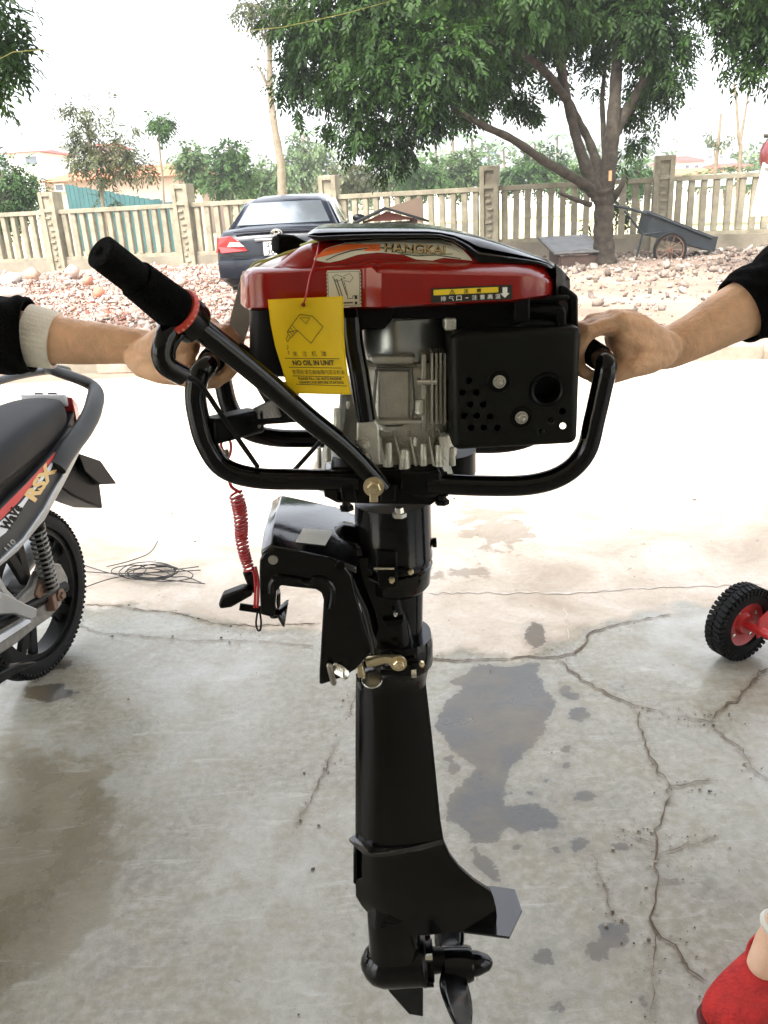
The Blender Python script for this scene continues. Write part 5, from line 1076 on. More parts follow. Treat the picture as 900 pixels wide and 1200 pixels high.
sp_ = MB(); c0_, c1_ = P(393, 783, .982), P(405, 790, .970)
pts = [c0_ + (c1_ - c0_) * (k / 48) + Vector((.004 * math.cos(k * .8), .004 * math.sin(k * .8), .006 * math.sin(k * .8))) for k in range(49)]
B(MB().tube(pts, .0014, 6), 'tilt_spring', chrome); B(MB().tube([P(386, 780, .978), P(391, 800, .978)], .0042, 10, rnd=True), 'tilt_pin', mat('dull_steel', (.30, .28, .23), .4, .9))
# --- leg
leg = [(790, 417, 499, .62), (800, 417, 499, .60), (860, 416.5, 506, .54), (920, 416.5, 512, .50), (960, 416.5, 516, .48), (985, 416.5, 520, .46), (1000, 416.5, 527, .44), (1015, 416, 538, .41), (1030, 416, 555, .37), (1043, 417, 575, .32), (1050, 417, 578, .31), (1062, 424, 581, .30), (1072, 433, 582, .28), (1083, 436, 581, .25)]
rings = []
for y, xl_, xr_, k in leg:
    a, b_ = P(xl_, y, YA), P(xr_, y, YA); W_ = b_.x - a.x; h0 = .026 if y < 985 else .024; ring = []
    for j in range(16): t_ = j / 15; ring.append(Vector((a.x + W_ * t_, YA - h0 * (math.sin(pi * min(t_ * .5 / .30, .5)) if t_ < .30 else (1 - .86 * ((t_ - .30) / .70) ** 1.5)), a.z + (b_.z - a.z) * t_)))
    rings.append(ring + [Vector((p.x, 2 * YA - p.y, p.z)) for p in ring[::-1][1:-1] ] if False else ring + [Vector((p.x, 2 * YA - p.y + .0, p.z)) for p in ring[::-1]])
B(MB().loft(rings), 'leg_casing', black, smooth=55)
def legring(y0, y1, grow, tl=1.0):
    rr_ = []
    for y in (y0, y0 + 1.2, y1 - 1.2, y1):
        g_2 = grow if y0 < y < y1 else grow * .6; k = [i for i in range(len(leg)) if leg[i][0] <= y][-1]; a = P(lin([(r[0], r[1]) for r in leg], y), y, YA); b_ = P(lin([(r[0], r[2]) for r in leg], y), y, YA); W_ = (b_.x - a.x) * tl; ring = []
        for j in range(14): t_ = j / 13; ring.append(Vector((a.x - g_2 + (W_ + g_2) * t_, YA - (.026 * (math.sin(pi * min(t_ * .5 / .30, .5)) if t_ < .30 else (1 - .86 * ((t_ - .30) / .70) ** 1.5)) + g_2 * max(0, 1 - t_ * 1.15) ** .5 * min(1, t_ * 6)), a.z - .010 * t_)))
        rr_.append(ring + [Vector((p.x, 2 * YA - p.y, p.z)) for p in ring[::-1]])
    return MB().loft(rr_)
B(legring(981, 987, .010), 'spray_collar', blackg, smooth=40)
B(plate([(414, 1001), (418, 1001), (418, 1037), (414, 1036)], YA - .012, .024), 'intake_plate', blackm, bevel=.002)
zp = P(520, 1086, YA).z
ap = [G(x, y, zp) for x, y in [(600, 1043), (612, 1068), (598, 1100), (540, 1093), (470, 1084)]]; ymid = YA
far = [Vector((p.x, 2 * ymid - p.y, zp)) for p in (ap[2], ap[3], ap[4])]
pl_ = [ap[4], ap[3], ap[2], ap[1], Vector((ap[2].x + .001, 2 * ap[1].y - ap[2].y, zp)), G(575, 1040, zp), Vector((ap[4].x, YA + .03, zp))]
B(MB().prism([G(x, y, zp) for x, y in [(462, 1083), (545, 1094), (597, 1101), (612, 1069), (604, 1044), (577, 1040), (500, 1042)]], (0, 0, .0045)), 'cavitation_plate', blackg, smooth=0, bevel=.0015)
B(vloft([(1040, 440, 480, -.010), (1066, 430, 492, -.022), (1085, 431, 493, -.031), (1100, 432, 493, -.030), (1114, 432, 493, -.032)], YA, 28, 2.6), 'gearcase_neck', black, smooth=50)
for k in range(3): B(MB().tube([P(452 - k * 3, 1078 + k * 4.5, YA - .024), P(472 - k * 3, 1080 + k * 4.5, YA - .024)], .001, 6), 'casting_line', black)
ctr = P(494, 1126, YA); ax_ = Vector((1, 0, 0)); rg = .041
B(MB().lathe(ctr, -ax_, [(0, .0001), (0, rg), (.05, rg * 1.0), (.068, rg * .97), (.085, rg * .84), (.096, rg * .6), (.104, rg * .25), (.106, .0001)], 36), 'gearcase', black, smooth=50)
B(MB().lathe(ctr, ax_, [(0, .0001), (0, .040), (.004, .042), (.008, .040), (.008, .031), (.015, .031), (.015, .034), (.020, .034), (.020, .022), (.040, .020), (.040, .0001)], 32), 'bearing_carrier', blackm, smooth=30)
for a_ in (.6, 1.9, 3.6, 5.2): B(MB().lathe(ctr + Vector((.006, -.037 * math.sin(a_), .037 * math.cos(a_))), ax_, [(0, .0001), (0, .006), (.012, .006), (.012, .0001)], 6), 'bolt', chrome if a_ < 1 else blackm, smooth=30)
B(MB().prism([P(443, 1140, YA - .005), P(456, 1163, YA - .005), P(479, 1189, YA - .005), P(496, 1192, YA - .005), P(496, 1140, YA - .005)], (0, .010, 0)), 'skeg', black, bevel=.002)
prop = B(MB().lathe(P(517, 1131, YA), ax_, [(0, .0001), (0, .027), (.005, .031), (.046, .030), (.054, .027), (.056, .021), (.064, .020), (.082, .013), (.088, .006), (.090, .0001)], 28), 'propeller', black, smooth=35)
hubc = P(530, 1131, YA)
for k, a0 in enumerate((pi / 2 + pi - .08 - pi, pi / 2 + .08 - pi)):
    rows = []
    for i in range(9):
        s_ = i / 8; r = .024 + (.135 - .024) * s_; ch = .046 * (.75 + .75 * math.sin(pi * min(1, s_ * .8 + .1))) * (1 if s_ < .8 else math.sqrt(max(0.03, 1 - ((s_ - .8) / .2) ** 2))); pit = math.radians(62 - 34 * s_); row = []
        for j in range(7):
            t_ = (j / 6 - .5) * ch; th = a0 + t_ * math.cos(pit) / max(r, .02) * 1.0; row.append(hubc + Vector((t_ * math.sin(pit) + .004 * (1 - (2 * j / 6 - 1) ** 2), -r * math.sin(th), r * math.cos(th))))
        rows.append(row)
    mb = MB(); mb.add([p for r_ in rows for p in r_], [(i * 7 + j, i * 7 + j + 1, (i + 1) * 7 + j + 1, (i + 1) * 7 + j) for i in range(8) for j in range(6)])
    q_ = mb.build('blade', black, prop, smooth=60, world=True); md = q_.modifiers.new('s', 'SOLIDIFY'); md.thickness = .004; md.offset = 0
B(MB().tube([hubc + Vector((.042, -.004, -.014)), hubc + Vector((.042, -.004, -.034))], .0013, 6), 'split_pin', chrome)
# grey flap hanging behind the left end of the cowl, starter handle, thin wires
B(MB().prism([P(284, 318, 1.19), P(312, 318, 1.19), P(286, 401, 1.17), P(262, 402, 1.17)], (0, .006, 0)), 'rear_flap', plank, bevel=.001)
st = MB().loft([[P(x, y, 1.02 + o) for x, y, o in r_] for r_ in ([(318, 278, 0), (318, 294, 0), (319, 294, .03), (319, 278, .03)], [(326, 274, -.006), (327, 299, -.004), (330, 299, .04), (330, 274, .04)], [(344, 275, 0), (345, 297, 0), (346, 296, .03), (346, 276, .03)], [(362, 284, .004), (360, 290, .004), (360, 290, .02), (362, 284, .02)])])
B(st, 'starter_handle', blackp, smooth=0, bevel=.003)
wy = mat('green_yellow_wire', (.42, .45, .08), .5)
for pts in ([(292, 316), (300, 308), (318, 303), (333, 297), (352, 291)], [(296, 315), (312, 306), (330, 299), (345, 295)]): B(MB().tube(smoothpath([P(x, y, .995) for x, y in pts], 5), .0012, 6), 'wire', wy)
B(MB().tube(smoothpath([P(352, 288, 1.0), P(368, 283, .99), P(376, 285, .985)], 5), .0016, 6), 'wire', wy)
for pts in ([(403, 452), (411, 452), (411, 458), (403, 458)],): B(plate([(336, 458), (349, 456), (350, 466), (340, 468)], .97, .02), 'drain_plug', blackm, bevel=.002)
B(MB().box(P(333, 452, .99), (.012, .02, .006)), 'hose_clip', blackm)
# ================================================================== YELLOW TAG ON A RED STRING
def tagfn(u, v, off=0):                                          # u 0..90, v 0..115 downwards
    s_, t_ = u / 90, v / 115
    xl_ = lin([(0, 314), (.25, 317), (.5, 322.5), (.75, 331), (1, 338.5)], t_); xr_ = lin([(0, 402), (.4, 403), (.7, 406), (1, 411.5)], t_)
    yt, yb = 351 - 4 * s_, 461 + 1.5 * s_
    return P(xl_ + (xr_ - xl_) * s_, yt + (yb - yt) * t_, .902 - .018 * t_ + .012 * math.sin(s_ * pi) * (1 - t_) - .012 * (s_ - .5) * t_ - off)
wt = thing('warning_tag', 'yellow card tag reading NO OIL IN UNIT hanging from the red cowl', 'tag', tuple(tagfn(42, 8)))
v = []; f = []
nu, nv = 30, 36
for j in range(nv + 1):
    for i in range(nu + 1): v.append(tagfn(90 * i / nu, 115 * j / nv))
for j in range(nv):
    for i in range(nu): f.append((j * (nu + 1) + i, j * (nu + 1) + i + 1, (j + 1) * (nu + 1) + i + 1, (j + 1) * (nu + 1) + i))
card = MB().add(v, f).build('card', yellow, wt, smooth=60, world=True); md = card.modifiers.new('s', 'SOLIDIFY'); md.thickness = .0006; md.offset = 1
tf = lambda u, v_: tagfn(u, v_, .0011)
Sx = 90 / 88; to = lambda L: [((a / 7.5 - (lin([(0, 314), (.25, 317), (.5, 322.5), (.75, 331), (1, 338.5)], (c / 7.5 + 330 - 350) / 112) - 310)) * Sx, (c / 7.5 + 330 - 349) * 115 / 112) for a, c in L]
lines = [(to([(315, 285), (430, 305), (530, 400), (430, 540), (300, 425), (205, 440), (215, 420), (315, 285)]), .75), (to([(315, 315), (405, 318), (375, 370), (315, 315)]), .5), (to([(245, 375), (295, 430)]), .6), (to([(230, 395), (275, 455)]), .6), (to([(215, 415), (262, 475)]), .6), (to([(205, 440), (240, 490), (300, 425)]), .6), (to([(215, 460), (195, 500), (210, 525), (235, 480)]), .6), (to([(205, 550), (215, 570), (205, 590)]), .6), (to([(210, 600), (225, 615), (215, 635)]), .6),
         ([(8, 72), (81, 73)], .7), ([(10, 83), (83, 84)], .7), ([(12, 93.5), (84, 94.5)], .7), ([(14, 103.5), (86, 105)], .7)]
print_on(tf, 'tag_drawing', ink, wt, lines=[(l, w__) for l, w__ in lines])
print_on(tf, 'tag_text', ink, wt, texts=[(ch, 20 + i * 12.5, 70, 6.5, -6.5, .0) for i, ch in enumerate('未注机油')] + [('NO OIL IN UNIT', 17, 80.8, 56, -6.2, .035)] + [(ch, 13 + i * 5.6, 91.5, 5, -5.6, .0) for i, ch in enumerate('使用前请在曲轴箱内加注机油')] + [('PLEASE FILL OIL INTO ENGINE', 19, 98.2, 61, -3.0, .03), ('CRANKCASE BEFORE STARTING', 19, 102.6, 63, -3.0, .03)])
hx = tagfn(42, 8, .0012); B2 = MB().lathe(hx, (0, -1, 0), [(0, .0001), (0, .0022), (.0004, .0022), (.0004, .0001)], 16).build('hole_rim', mat('dark_eyelet', (.12, .02, .01), .6), wt, smooth=0, world=True)
MB().tube(smoothpath([P(374, 283, .962), P(371, 300, .93), P(363, 325, .918), P(359, 345, .905), hx + Vector((0, -.002, 0)), hx + Vector((0, .004, -.001))], 6), .0009, 6).build('string', cord, wt, world=True)
# ================================================================== RED COILED LANYARD
ln = thing('coiled_lanyard', 'red coiled safety lanyard hanging from the stop switch to the transom clamp', 'lanyard', tuple(P(280, 600, 1.0)))
a, b_ = P(276, 578, 1.0), P(291, 668, 1.0); pts = []; nc = 23; L_ = (b_ - a)
for k in range(nc * 14 + 1):
    t_ = k / (nc * 14); th = k * 2 * pi / 14; tt = t_ ** 1.0 + .012 * math.sin(t_ * 19); r = .0072 + .0012 * math.sin(t_ * 4 + .6); wob = Vector((.002 * math.sin(t_ * 7), 0, 0))
    pts.append(a + L_ * tt + wob + Vector((r * math.cos(th), r * math.sin(th), .0022 * math.cos(th))))
MB().tube(pts, .0016, 6).build('coil', cord, ln, world=True, smooth=60)
MB().tube(smoothpath([P(264, 512, .995), P(259, 520, .995), P(262, 530, .995), P(266, 538, .995), P(270, 530, .995), P(270, 518, .995), P(264, 512, .995)], 5), .0018, 8).build('loop', cord, ln, world=True)
MB().tube([P(265, 527, .995), P(266, 540, .995)], .003, 8).build('ferrule', plank, ln, world=True)
MB().tube(smoothpath([P(265, 540, .995), P(268, 556, .999), P(271, 570, 1.0), a + Vector((.0072, 0, 0))], 5), .0022, 8).build('lead', cord, ln, world=True)
for dx in (0, 3.5): MB().tube(smoothpath([P(296 + dx, 664, 1.0), P(299 + dx, 680, .99), P(299 + dx, 700, .985), P(298 + dx, 712, .985)], 5), .0018, 8).build('lead', cord, ln, world=True)
# ================================================================== PEOPLE
def remesh(mb, name, m_, par, vox, smooth_it=4, fac=.5):
    o_ = mb.build('tmp', m_, None, smooth=0); md = o_.modifiers.new('r', 'REMESH'); md.mode = 'VOXEL'; md.voxel_size = vox; md.use_smooth_shade = True
    md2 = o_.modifiers.new('s', 'SMOOTH'); md2.iterations = smooth_it; md2.factor = fac
    bpy.context.view_layer.update(); me = bpy.data.meshes.new_from_object(o_.evaluated_get(bpy.context.evaluated_depsgraph_get())); bpy.data.objects.remove(o_)
    me.name = name; me.shade_smooth(); me.materials.clear(); me.materials.append(m_); q = bpy.data.objects.new(name, me); C.objects.link(q); q.parent = par; q.location = -Vector(par.location); return q
def chain(mb, pts, rad, n=5, seg=12): p_, r_ = smoothpath(pts, n, rad); mb.tube(p_, r_, seg, rnd=True)
def person(lab, loc, bar, sgn, wrist, forearm, fr, shoulder, hipc, kneeL, ankL, kneeR, ankR, sleeve0, skinm, cuff):
    o = thing('person', lab, 'person', loc, 'people holding up the motor'); mb = MB(); by, bz, bx = bar.y, bar.z, bar.x
    Q = lambda dx, dy, dz_: Vector((bx + sgn * dx, by + dy - .006, bz + dz_))
    # four fingers round the grip, unequal and staggered along it
    F_ = [(.000, .0090, .97), (.0205, .0094, 1.04), (.041, .0089, .98), (.060, .0078, .84)]
    for k, (dy, r, ln_) in enumerate(F_):
        y0 = .046 + dy; s_ = ln_; dz_ = -.004 * k
        chain(mb, [Q(.060, y0 * .9 + .004, .020 - .002 * k), Q(.026, y0, .036 + dz_ * .5), Q(-.010 * s_, y0 - .001, .0300 + dz_ * .4), Q(-.0242, y0 - .001, .009), Q(-.0210, y0 + .001, -.0130), Q(-.007, y0 + .002, -.0235)], [r * 1.1, r * 1.16, r * 1.02, r, r * .93, r * .80], 5)
        mb.sphere(Q(.027, y0, .0400 + dz_ * .5), r * 1.15, 10); mb.sphere(Q(-.0130 * s_, y0, .0310 + dz_ * .4), r * 1.14, 10)
        mb.tube([Q(.082, .066 + dy * .45, .0245), Q(.055, y0 * .86 + .011, .0425), Q(.030, y0, .0490 + dz_ * .5)], [.0035, .0038, .0042], 8, rnd=True); mb.sphere(Q(.028, y0, .0435 + dz_ * .5), r * 1.12, 10)
        mb.tube([Q(.085, .068 + dy * .45, .008), Q(.055, y0 * .85 + .012, .028), Q(.026, y0, .040 + dz_ * .5)], [.017, .0155, r * 1.3], 12, rnd=True)
    mb.tube([Q(.088, .072, .002), Q(.062, .076, .006), Q(.040, .078, .012)], [.0215, .0235, .0205], 16, rnd=True)
    mb.tube([Q(.075, .100, .004), Q(.042, .104, .010)], [.018, .019], 14, rnd=True)
    mb.sphere(Q(.036, .050, .020), (.018, .018, .018), 14); mb.sphere(Q(.032, .046, .004), (.014, .012, .018), 14); mb.sphere(Q(.050, .050, -.002), (.018, .018, .018), 14)
    mb.tube([Q(.030, .050, .033), Q(.005, .052, .034)], [.012, .011], 12, rnd=True); mb.tube([Q(.030, .100, .033), Q(.005, .100, .034)], [.012, .010], 12, rnd=True); mb.tube([Q(.030, .075, .033), Q(.005, .075, .034)], [.012, .011], 12, rnd=True)
    # thumb: leaves the near side of the palm and closes under the grip
    chain(mb, [Q(.085, .058, -.004), Q(.060, .044, -.010), Q(.037, .036, -.0145), Q(.016, .037, -.0215), Q(-.003, .043, -.0245)], [.0155, .0150, .0122, .0108, .0088], 5)
    mb.tube([Q(.075, .054, .006), Q(.050, .046, .012), Q(.034, .046, .026)], [.018, .016, .012], 12, rnd=True)
    nails = [Q(.0, .0, 0)]
    # wrist, forearm, upper arm, torso, neck, head, legs
    chain(mb, [Q(.070, .074, .004), wrist] + forearm, [.022] + fr, 6, 20)
    sh = Vector(shoulder); el = Vector(forearm[-1]); chain(mb, [el, sh], [fr[-1], .055], 6, 18)
    hip = Vector(hipc); chest = Vector((hip.x, hip.y, 1.22)); nk = Vector((hip.x, hip.y - .01, 1.45))
    mb.sphere(hip, (.15, .12, .15), 18); mb.sphere(Vector((hip.x, hip.y, 1.08)), (.135, .105, .20), 18); mb.sphere(chest, (.17, .115, .22), 18); mb.tube([Vector((hip.x, hip.y, 1.36)), nk + Vector((0, -.01, .06))], [.065, .055], 14, rnd=True)
    shf = Vector((2 * hip.x - sh.x, 2 * hip.y - sh.y, sh.z)); mb.tube([sh, Vector((hip.x, hip.y, 1.36)), shf], [.06, .07, .06], 14, rnd=True)
    chain(mb, [shf, shf + Vector((.02 * sgn, .02, -.28)), shf + Vector((.0, -.05, -.52)), shf + Vector((0, -.07, -.62))], [.05, .042, .030, .032], 5)
    hd = nk + Vector((0, -.02, .19)); mb.sphere(hd, (.078, .098, .12), 20)
    chin = (Vector((0, 0, 0))); face = Vector((-sgn, -.4, 0)).normalized(); side_ = Vector((-face.y, face.x, 0))
    mb.sphere(hd + face * .03 + Vector((0, 0, -.055)), (.055, .06, .055), 12); mb.tube([hd + face * .088 + Vector((0, 0, .01)), hd + face * .112 + Vector((0, 0, -.025))], [.010, .015], 8, rnd=True)
    for s_ in (-1, 1): mb.sphere(hd + side_ * .082 * s_ + Vector((0, 0, -.005)), (.02, .02, .032), 8)
    mb.tube([hd + face * .088 + side_ * -.022 + Vector((0, 0, -.055)), hd + face * .096 + Vector((0, 0, -.056)), hd + face * .088 + side_ * .022 + Vector((0, 0, -.055))], .007, 8, rnd=True)
    for kn, an in ((kneeL, ankL), (kneeR, ankR)):
        kn, an = Vector(kn), Vector(an); s0 = hip + Vector((.07 if kn.x > hip.x else -.07, 0, -.05)); chain(mb, [s0, kn, an], [.082, .055, .036], 8, 16)
    body = remesh(mb, 'body', skinm, o, .0025, 2, .5)
    # clothing as close fitting shells: sleeve with folds, jacket, trousers
    w0 = Vector(sleeve0[0]); r0 = sleeve0[1]; mb2 = MB(); path, rad = smoothpath([w0] + [Vector(p) for p in sleeve0[2]] + [sh], 10, [r0] + sleeve0[3] + [.075]); n_ = len(path)
    t = [(path[min(i + 1, n_ - 1)] - path[max(i - 1, 0)]).normalized() for i in range(n_)]; rings = []; u = (Vector((0, 0, 1)) - t[0] * t[0].z).normalized()
    for i in range(n_):
        u = (u - t[i] * u.dot(t[i])).normalized(); b2 = t[i].cross(u); seg = 40
        rings.append([path[i] + (u * math.cos(a) + b2 * math.sin(a)) * (rad[i] + (.0022 * math.sin(a * 3 + i * .55) + .0015 * math.sin(a * 7 - i * .9)) * min(1, i / 3)) for a in [2 * pi * k / seg for k in range(seg)]])
    inner_ = [[path[0] + t[0] * .05 + (p - path[0]) * .86 for p in rings[0]], [path[0] + (p - path[0]) * .93 for p in rings[0]]]
    mb2.loft(inner_ + rings, caps=False); mb2.build('sleeve', clothb, o, smooth=70, world=True)
    mb3 = MB(); mb3.sphere(Vector((hip.x, hip.y, 1.20)), (.20, .145, .28), 24); mb3.sphere(Vector((hip.x, hip.y, 1.0)), (.175, .135, .17), 20); mb3.tube([sh, Vector((hip.x, hip.y, 1.37)), shf], [.078, .085, .078], 18, rnd=True); chain(mb3, [shf, shf + Vector((.02 * sgn, .02, -.28)), shf + Vector((.0, -.05, -.50))], [.07, .06, .05], 5)
    remesh(mb3, 'jacket', clothb, o, .012, 4)
    mb4 = MB(); mb4.sphere(hip + Vector((0, 0, .02)), (.175, .14, .15), 20)
    for kn, an in ((kneeL, ankL), (kneeR, ankR)):
        kn, an = Vector(kn), Vector(an); s0 = hip + Vector((.07 if kn.x > hip.x else -.07, 0, -.05)); chain(mb4, [s0, kn, kn + (an - kn) * .70], [.10, .072, .062], 8, 18)
    remesh(mb4, 'trousers', denim, o, .012, 4)
    mb5 = MB(); mb5.sphere(hd - face * .012 + Vector((0, 0, .03)), (.088, .105, .112), 20); remesh(mb5, 'hair', hairm, o, .012, 2)
    mb6 = MB()
    for s_ in (-1, 1): mb6.sphere(hd + face * .082 + side_ * .032 * s_ + Vector((0, 0, .012)), (.012, .012, .009), 10)
    mb6.build('eyes', white, o, world=True)
    if cuff:
        a_, b_2, r_a, r_b = cuff; rings = []; L = (Vector(b_2) - Vector(a_)); d_ = L.normalized(); u = (Vector((0, 0, 1)) - d_ * d_.z).normalized(); v2 = d_.cross(u)
        for i in range(9):
            s_ = i / 8; r_ = r_a + (r_b - r_a) * s_; rings.append([Vector(a_) + L * s_ + (u * math.cos(q_) + v2 * math.sin(q_)) * (r_ + .0005 * (k % 2)) for k, q_ in enumerate([2 * pi * k / 72 for k in range(72)])])
        rings.append([p + (Vector(b_2) - p) * .12 for p in rings[-1]]); MB().loft(rings, caps=False).build('cuff', clothc, o, smooth=0, world=True)
    return o
eL = fz(241, 432) + Vector((0, 0, .002)); eR = fz(711, 427) + Vector((0, 0, .002))
# right person: forearm comes down from the upper right
wR = P(777, 410, 1.035); foreR = [P(815, 393, 1.045), P(868, 364, 1.06), P(960, 325, 1.09)]
footp = G(880, 1165); ankR_ = Vector((footp.x + .05, footp.y + .02, .10))
pr = person('person at the right edge in a black top gripping the right carrying handle', (footp.x + .35, 1.2, 0), eR, 1, wR, foreR, [.0250, .0290, .0365, .045], (.86, 1.16, 1.36), (1.02, 1.18, .88), (.86, 1.10, .50), tuple(ankR_), (1.12, 1.15, .48), (1.10, 1.22, .09), (P(866, 365, 1.06), .043, [P(900, 348, 1.07), P(960, 325, 1.09)], [.049, .060]), skin, None)
wL = P(186, 413, 1.035); foreL = [P(150, 405, 1.03), P(95, 401, 1.03), P(40, 396, 1.03), P(-90, 390, 1.06)]
plf = person('person at the left edge with black sleeve and cream cuff gripping the handle', (-.95, 1.25, 0), eL, -1, wL, foreL, [.0235, .0225, .0275, .031, .040], (-.86, 1.14, 1.34), (-1.0, 1.22, .88), (-1.02, 1.16, .48), (-1.04, 1.20, .09), (-1.14, 1.20, .48), (-1.18, 1.26, .09), (P(36, 393, 1.03), .045, [P(0, 392, 1.03), P(-90, 388, 1.06)], [.046, .062]), skin, (P(34, 393, 1.03), P(66, 399, 1.03), .0375, .0345))
# shoe and bare foot of the right person
ft = ankR_; toe = G(835, 1210, .03); dirf = (Vector((toe.x, toe.y, 0)) - Vector((ft.x, ft.y, 0))).normalized(); sdv = Vector((-dirf.y, dirf.x, 0))
mb = MB(); A = Vector((ft.x, ft.y, 0))
for s_, hw, z0, z1 in ((-.07, .030, .01, .075), (-.03, .040, .005, .085), (.03, .044, .005, .085), (.08, .048, .005, .075), (.13, .052, .005, .060), (.165, .046, .006, .048), (.185, .030, .008, .035)): pass
fr_ = []
for s_, hw, z0, z1 in ((-.085, .022, .02, .06), (-.075, .036, .008, .085), (-.03, .044, .004, .098), (.03, .047, .004, .092), (.08, .051, .004, .082), (.13, .054, .004, .070), (.165, .048, .006, .055), (.185, .030, .012, .036)):
    fr_.append([A + dirf * s_ + sdv * (hw * math.copysign(abs(math.cos(q_)) ** .8, math.cos(q_)) * (1 + .04 * math.sin(s_ * 90 + q_ * 2))) + Vector((0, 0, (z0 + z1) / 2 + (z1 - z0) / 2 * math.copysign(abs(math.sin(q_)) ** .7, math.sin(q_)) + .0035 * math.sin(s_ * 95 + q_ * 3) + .0015 * math.sin(s_ * 210 - q_ * 5))) for q_ in [2 * pi * k / 28 for k in range(28)]])
sh_ = MB().loft(fr_).build('cloth_shoe', redcloth, pr, smooth=70, world=True); md = sh_.modifiers.new('s', 'SUBSURF'); md.levels = 1; md.render_levels = 1
so_ = [[A + dirf * (s_ * 1.03) + sdv * (hw * 1.07 * math.cos(q_)) + Vector((0, 0, .0155 * (k2))) for q_ in [2 * pi * k / 28 for k in range(28)]] for k2 in (0, 1) for s_, hw in ((0, 0),)] and []
ol = [(-.088, .024), (-.075, .040), (-.03, .047), (.03, .050), (.08, .054), (.13, .057), (.168, .051), (.190, .030)]
MB().prism([A + dirf * s_ + sdv * hw + Vector((0, 0, .002)) for s_, hw in ol] + [A + dirf * s_ - sdv * hw + Vector((0, 0, .002)) for s_, hw in ol[::-1]], (0, 0, .013)).build('sole', mat('shoe_sole', (.10, .012, .012), .8, var=.3, vscale=60), pr, world=True, bevel=.003)
MB().tube([A + dirf * (.018 + .052 * math.cos(q_)) + sdv * (.040 * math.sin(q_)) + Vector((0, 0, .092 - .012 * math.cos(q_))) for q_ in [2 * pi * k / 30 for k in range(31)]], .0035, 8).build('opening_seam', redcloth, pr, world=True)
mb = MB(); mb.sphere(ft + Vector((-.006, -.034, .012)), (.014, .010, .014), 12); chain(mb, [A + dirf * .05 + Vector((0, 0, .075)), A + dirf * .012 + Vector((0, 0, .10)), ft + Vector((.01, 0, .06)), ft + Vector((.03, .0, .13))], [.030, .038, .034, .036], 6, 20)
remesh(mb, 'ankle', skin2, pr, .005, 3)
d_ = (Vector((.03, 0, .12))).normalized(); c_s = ft + Vector((.008, 0, .035)); MB().tube([c_s + (Vector((1, 0, -.35)).normalized() * math.cos(q_) + Vector((0, 1, 0)) * math.sin(q_)) * .040 for q_ in [2 * pi * k / 30 for k in range(31)]], .007, 10, flat=1.0).build('ankle_strap', mat('strap_grey', (.55, .55, .48), .8), pr, world=True)
for a_ in ((1.10, 1.22), (-1.04, 1.20), (-1.18, 1.26)):
    par = pr if a_[0] > 0 else plf; fr_ = []
    for s_, hw, z1 in ((-.09, .02, .05), (-.07, .036, .08), (0, .042, .09), (.07, .048, .07), (.14, .044, .055), (.17, .026, .03)): fr_.append([Vector((a_[0] + hw * math.cos(q_), a_[1] - s_, z1 / 2 + .003 + z1 / 2 * math.sin(q_))) for q_ in [2 * pi * k / 18 for k in range(18)]])
    MB().loft(fr_).build('shoe', blackp, par, smooth=70, world=True)
# ================================================================== RED TROLLEY
wc = G(868, 775); wc = Vector((wc.x, wc.y + .03, .128)); ax = Vector((.80, -.60, 0)).normalized(); ax = Vector((.42, -.90, 0)).normalized()
tro = thing('red_trolley', 'red framed trolley with chunky black lugged tyres at the right edge', 'trolley', (wc.x, wc.y, 0)); rr_ = .125
def twheel(c):
    w_ = MB().lathe(c - ax * .03, ax, [(0, .075), (0, rr_ - .022), (.008, rr_ - .008), (.03, rr_ - .004), (.052, rr_ - .008), (.06, rr_ - .022), (.06, .075), (0, .075)], 48).build('wheel', rubber, tro, world=True, smooth=40)
    lg = MB(); u = Vector((0, 0, 1)); v2 = ax.cross(u)
    for k in range(44):
        for sg in (-1, 1):
            a_ = 2 * pi * (k + .25 * sg) / 44; er = u * math.cos(a_) + v2 * math.sin(a_); et = -u * math.sin(a_) + v2 * math.cos(a_)
            R_m = Matrix((ax, et, er)).transposed(); lg.box(c + ax * sg * .0165 + er * (rr_ - .006), (.026, .010, .012), R_m @ Matrix.Rotation(.25 * sg, 3, 'Z') )
            lg.box(c + ax * sg * .030 + er * (rr_ - .014), (.006, .010, .018), R_m)
    q = lg.build('tyre_lugs', rubber, w_, smooth=0, world=True)
    q = MB().lathe(c - ax * .025, ax, [(0, .0001), (.0, .03), (.012, .04), (.012, .066), (.004, .079), (.046, .079), (.038, .066), (.038, .04), (.05, .03), (.05, .0001)], 40).build('rim', red2, w_, smooth=35, world=True)
    b2 = MB()
    for k in range(4):
        a_ = k * pi / 2 + .6; b2.lathe(c + ax * .013 + (u * math.cos(a_) + v2 * math.sin(a_)) * .053, ax, [(0, .0001), (0, .006), (.004, .006), (.005, .0001)], 12)
    q = b2.build('rim_bolts', chrome, w_, smooth=30, world=True)
red2 = mat('trolley_red', (.48, .02, .02), .38, var=.15, vscale=14, coat=.2)
twheel(wc); w2 = wc + Vector((.62, .30, 0)) * 0 + ax * .50; twheel(w2)
MB().tube([wc - ax * .02, w2 + ax * .03], .013, 14).build('axle', red2, tro, world=True)
fc = wc + ax * .06; fwd = Vector((.9, .42, 0)).normalized()
MB().prism([fc + Vector((0, 0, -.03)), fc + Vector((0, 0, .035)), fc + fwd * .12 + Vector((0, 0, .10)), fc + fwd * .35 + Vector((0, 0, .16)), fc + fwd * .35 + Vector((0, 0, .10)), fc + fwd * .10 + Vector((0, 0, -.02))], ax * .008).build('side_plate', red2, tro, world=True, bevel=.003)
MB().tube([fc + ax * .02 + Vector((-.0, 0, .005)), fc + ax * .18 + Vector((.05, 0, -.04)), fc + ax * .40 + Vector((.15, .0, -.05))], .014, 14).build('frame_tube', red2, tro, world=True)
